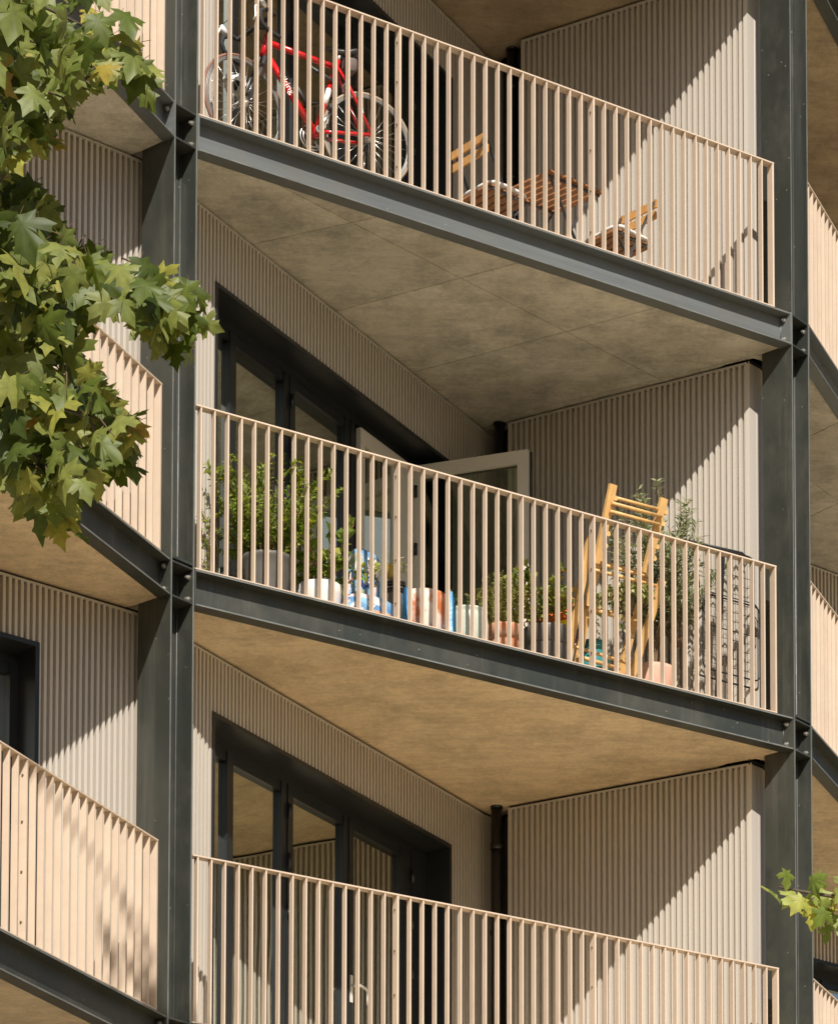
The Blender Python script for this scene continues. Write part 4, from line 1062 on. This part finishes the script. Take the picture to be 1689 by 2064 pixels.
for poly, N_ in ((P1, 210), (P2, 470)):
    xs = [p[0] for p in poly]; zs = [p[1] for p in poly]; k = 0
    def ok(x, z): return inside(poly, x, z)
    while k < N_:
        cx, cz = lr.uniform(min(xs), max(xs)), lr.uniform(min(zs), max(zs)); cy = 11 + lr.uniform(-.65,.75)
        if not ok(cx, cz): continue
        k0 = k
        for q in range(lr.randint(5,9)):                     # a spray of leaves on one twig
            x, z = cx + lr.gauss(0,.085), cz + lr.gauss(0,.075)
            if not ok(x, z): continue
            e = sum(ok(x+dx, z+dz) for dx, dz in ((.085,0),(-.085,0),(0,.085),(0,-.10)))
            if e < (3 if z > 5.0 else 2): continue
            S = lr.uniform(.10,.165) if e == 4 else lr.uniform(.08,.125)
            y = cy + lr.gauss(0,.06); f = y/11
            hang(fol, x*f, y, z*f, S, twg); k += 1
        if k - k0 < 3: continue
        wx, wz = lr.uniform(-.16,.03), lr.uniform(.06,.16); twg.tube([V((cx*cy/11 + wx, cy+.08, cz*cy/11 + wz)), V((cx*cy/11 + wx*.4, cy+.05, cz*cy/11 + wz*.65)), V((cx*cy/11, cy, cz*cy/11))], [.004,.003,.0015], 5)
for x, z, S in ((-1.075,5.49,.085),(-1.115,5.575,.07),(-1.61,4.74,.11),(-1.20,5.38,.10),(-1.31,6.44,.11),(-1.36,5.06,.10),(-1.36,5.15,.11),(-1.16,5.50,.11)):
    hang(fol, x, 11, z, S, twg)
for (x0, x1, z0, z1, n_) in ((-1.36,-1.15,5.42,5.66,26), (-1.72,-1.54,4.76,4.98,16), (-1.46,-1.34,4.95,5.22,14), (-1.45,-1.33,6.40,6.55,9)):
    for i in range(n_): hang(fol, lr.uniform(x0,x1), 11 + lr.uniform(-.15,.15), lr.uniform(z0,z1), lr.uniform(.095,.14), twg)
for i in range(46):                                         # unseen high leaf clump, added to cast shade on the left railing
    hang(fol, -1.08 + lr.gauss(0,.17), 11.2 + lr.uniform(-.3,.3), 13.1 + lr.gauss(0,.20), lr.uniform(.12,.17), None)
for i in range(520):                                        # the rest of the crown, left of the picture
    a = lr.uniform(0, 6.28); h = lr.uniform(-1,1); r_ = math.sqrt(max(0,1-h*h))*lr.uniform(.55,1)
    x = -3.55 + 1.65*r_*math.cos(a); y = 11.2 + 1.7*r_*math.sin(a)
    if x > -2.0*y/11: continue
    hang(fol, x, y, 6.0 + 1.9*h, lr.uniform(.09,.15))
tk = MB()
tk.tube([(-3.6,11.2,STREET),(-3.55,11.2,1),(-3.6,11.15,3.2),(-3.5,11.2,5.2),(-3.55,11.25,7.2),(-3.2,11.2,10.5),(-2.2,11.2,12.8),(-1.2,11.2,13.6)], [.17,.14,.12,.10,.08,.06,.03,.008], 14)
obj('trunk', tk, BARK, tr)
for pts in ([(-3.55,11.2,4.2),(-2.9,11.15,5.1),(-2.2,11.1,5.75),(-1.75,11.05,5.85),(-1.45,11.0,5.70),(-1.2,11.0,5.55)],
            [(-3.5,11.2,4.9),(-2.8,11.1,6.0),(-2.2,11.05,6.6),(-1.75,11.0,6.7),(-1.45,11.0,6.55)],
            [(-3.55,11.2,3.8),(-2.8,11.2,4.7),(-2.2,11.1,5.2),(-1.8,11.05,5.3),(-1.5,11.0,5.15),(-1.42,11.0,4.98)],
            [(-2.2,11.1,5.75),(-1.9,11.2,6.1),(-1.7,11.1,6.3),(-1.5,11.0,6.42)],
            [(-2.2,11.1,5.2),(-1.95,11.0,5.0),(-1.75,10.95,4.9),(-1.65,10.95,4.8)]):
    b = MB(); n = len(pts); b.tube([V(p) for p in pts], [.034*(1-i/(n-1))**1.4+.003 for i in range(n)], 8); obj('branch', b, BARK, tr)
obj('foliage', fol, MAPLE, tr); obj('leaf_stalks', twg, mat('twig_bark', (0.11,0.065,0.035), 0.8), tr, kind='stuff')
t2 = thing('maple_tree', (3.3, 12.2, STREET), 'small sunlit yellow green maple branch reaching in over the right column', 'tree', 'maple trees in front of the facade')
fo2 = MB()
for x, z, S in ((.975,3.79,.085),(1.0,3.765,.075),(1.03,3.785,.08),(1.055,3.755,.10),(1.07,3.70,.085),(1.10,3.715,.09),(1.125,3.78,.105),(1.16,3.765,.10),(1.13,3.66,.09),(1.16,3.655,.085),(1.175,3.71,.09),(1.21,3.73,.10),(1.22,3.68,.09),(1.25,3.75,.11),(1.20,3.63,.08),(1.24,3.64,.09),(1.165,3.825,.07),(1.30,3.72,.12),(1.29,3.66,.11),(1.145,3.705,.05),(1.18,3.69,.05),(1.20,3.70,.05)):
    hang(fo2, x, 12 + lr.uniform(-.12,.12), z, S*.95)
for i in range(260):
    a = lr.uniform(0, 6.28); h = lr.uniform(-1,1); r_ = math.sqrt(max(0,1-h*h))*lr.uniform(.5,1)
    x = 2.9 + 1.5*r_*math.cos(a)
    if x < 1.42: continue
    hang(fo2, x, 12.1 + 1.3*r_*math.sin(a), 3.6 + 1.3*h, lr.uniform(.09,.15))
obj('foliage', fo2, MAPLE2, t2)
b = MB(); b.tube([(3.3,12.2,STREET),(3.25,12.2,.8),(3.3,12.15,2.6),(3.2,12.2,4.2)], [.13,.11,.08,.03], 12); obj('trunk', b, BARK, t2)
b = MB(); b.tube([(3.28,12.2,2.2),(2.5,12.1,3.1),(1.8,12.05,3.6),(1.35,12.0,3.72),(1.1,12.0,3.76),(1.0,12.0,3.78)], [.04,.03,.02,.010,.006,.004], 8); obj('branch', b, BARK, t2)

# ------------------------------------------------------------------ light
LDIR = V((-.1, .745, -.66)).normalized()
sun = bpy.data.lights.new('sun', 'SUN'); sun.energy = 5.0; sun.angle = R(0.53); sun.color = (1.0, .945, .86)
so = link(bpy.data.objects.new('sun', sun)); so.rotation_euler = LDIR.to_track_quat('-Z', 'Y').to_euler(); so.location = (0,-20,40)
w = bpy.data.worlds.new('World'); sc.world = w; w.use_nodes = True
nt = w.node_tree; bg = nt.nodes['Background']; sky = nt.nodes.new('ShaderNodeTexSky'); sky.sky_type = 'NISHITA'
sky.sun_disc = False; sky.sun_elevation = math.asin(-LDIR.z); sky.sun_rotation = math.atan2(-LDIR.x, -LDIR.y)
sky.air_density = 1.0; sky.dust_density = 2.0; sky.ozone_density = 1.0
nt.links.new(sky.outputs[0], bg.inputs['Color']); bg.inputs['Strength'].default_value = 0.055
sc.view_settings.view_transform = 'Standard'; sc.view_settings.look = 'None'; sc.view_settings.gamma = 1; sc.view_settings.exposure = 0.3
sc.cycles.max_bounces = 8; sc.cycles.diffuse_bounces = 4; sc.cycles.transparent_max_bounces = 12

# ------------------------------------------------------------------ camera
cd = bpy.data.cameras.new('camera'); co = link(bpy.data.objects.new('camera', cd))
cd.sensor_fit = 'HORIZONTAL'; cd.sensor_width = 36.0; cd.lens = 6500/1689*36.0
cd.shift_x = -(1039-844.5)/1689; cd.shift_y = (3800-6500*math.tan(R(4.3))-1032)/1689
cd.clip_end = 2000; cd.clip_start = .1
co.location = (0,0,0); co.rotation_euler = (R(90+4.3), 0, 0)
sc.camera = co
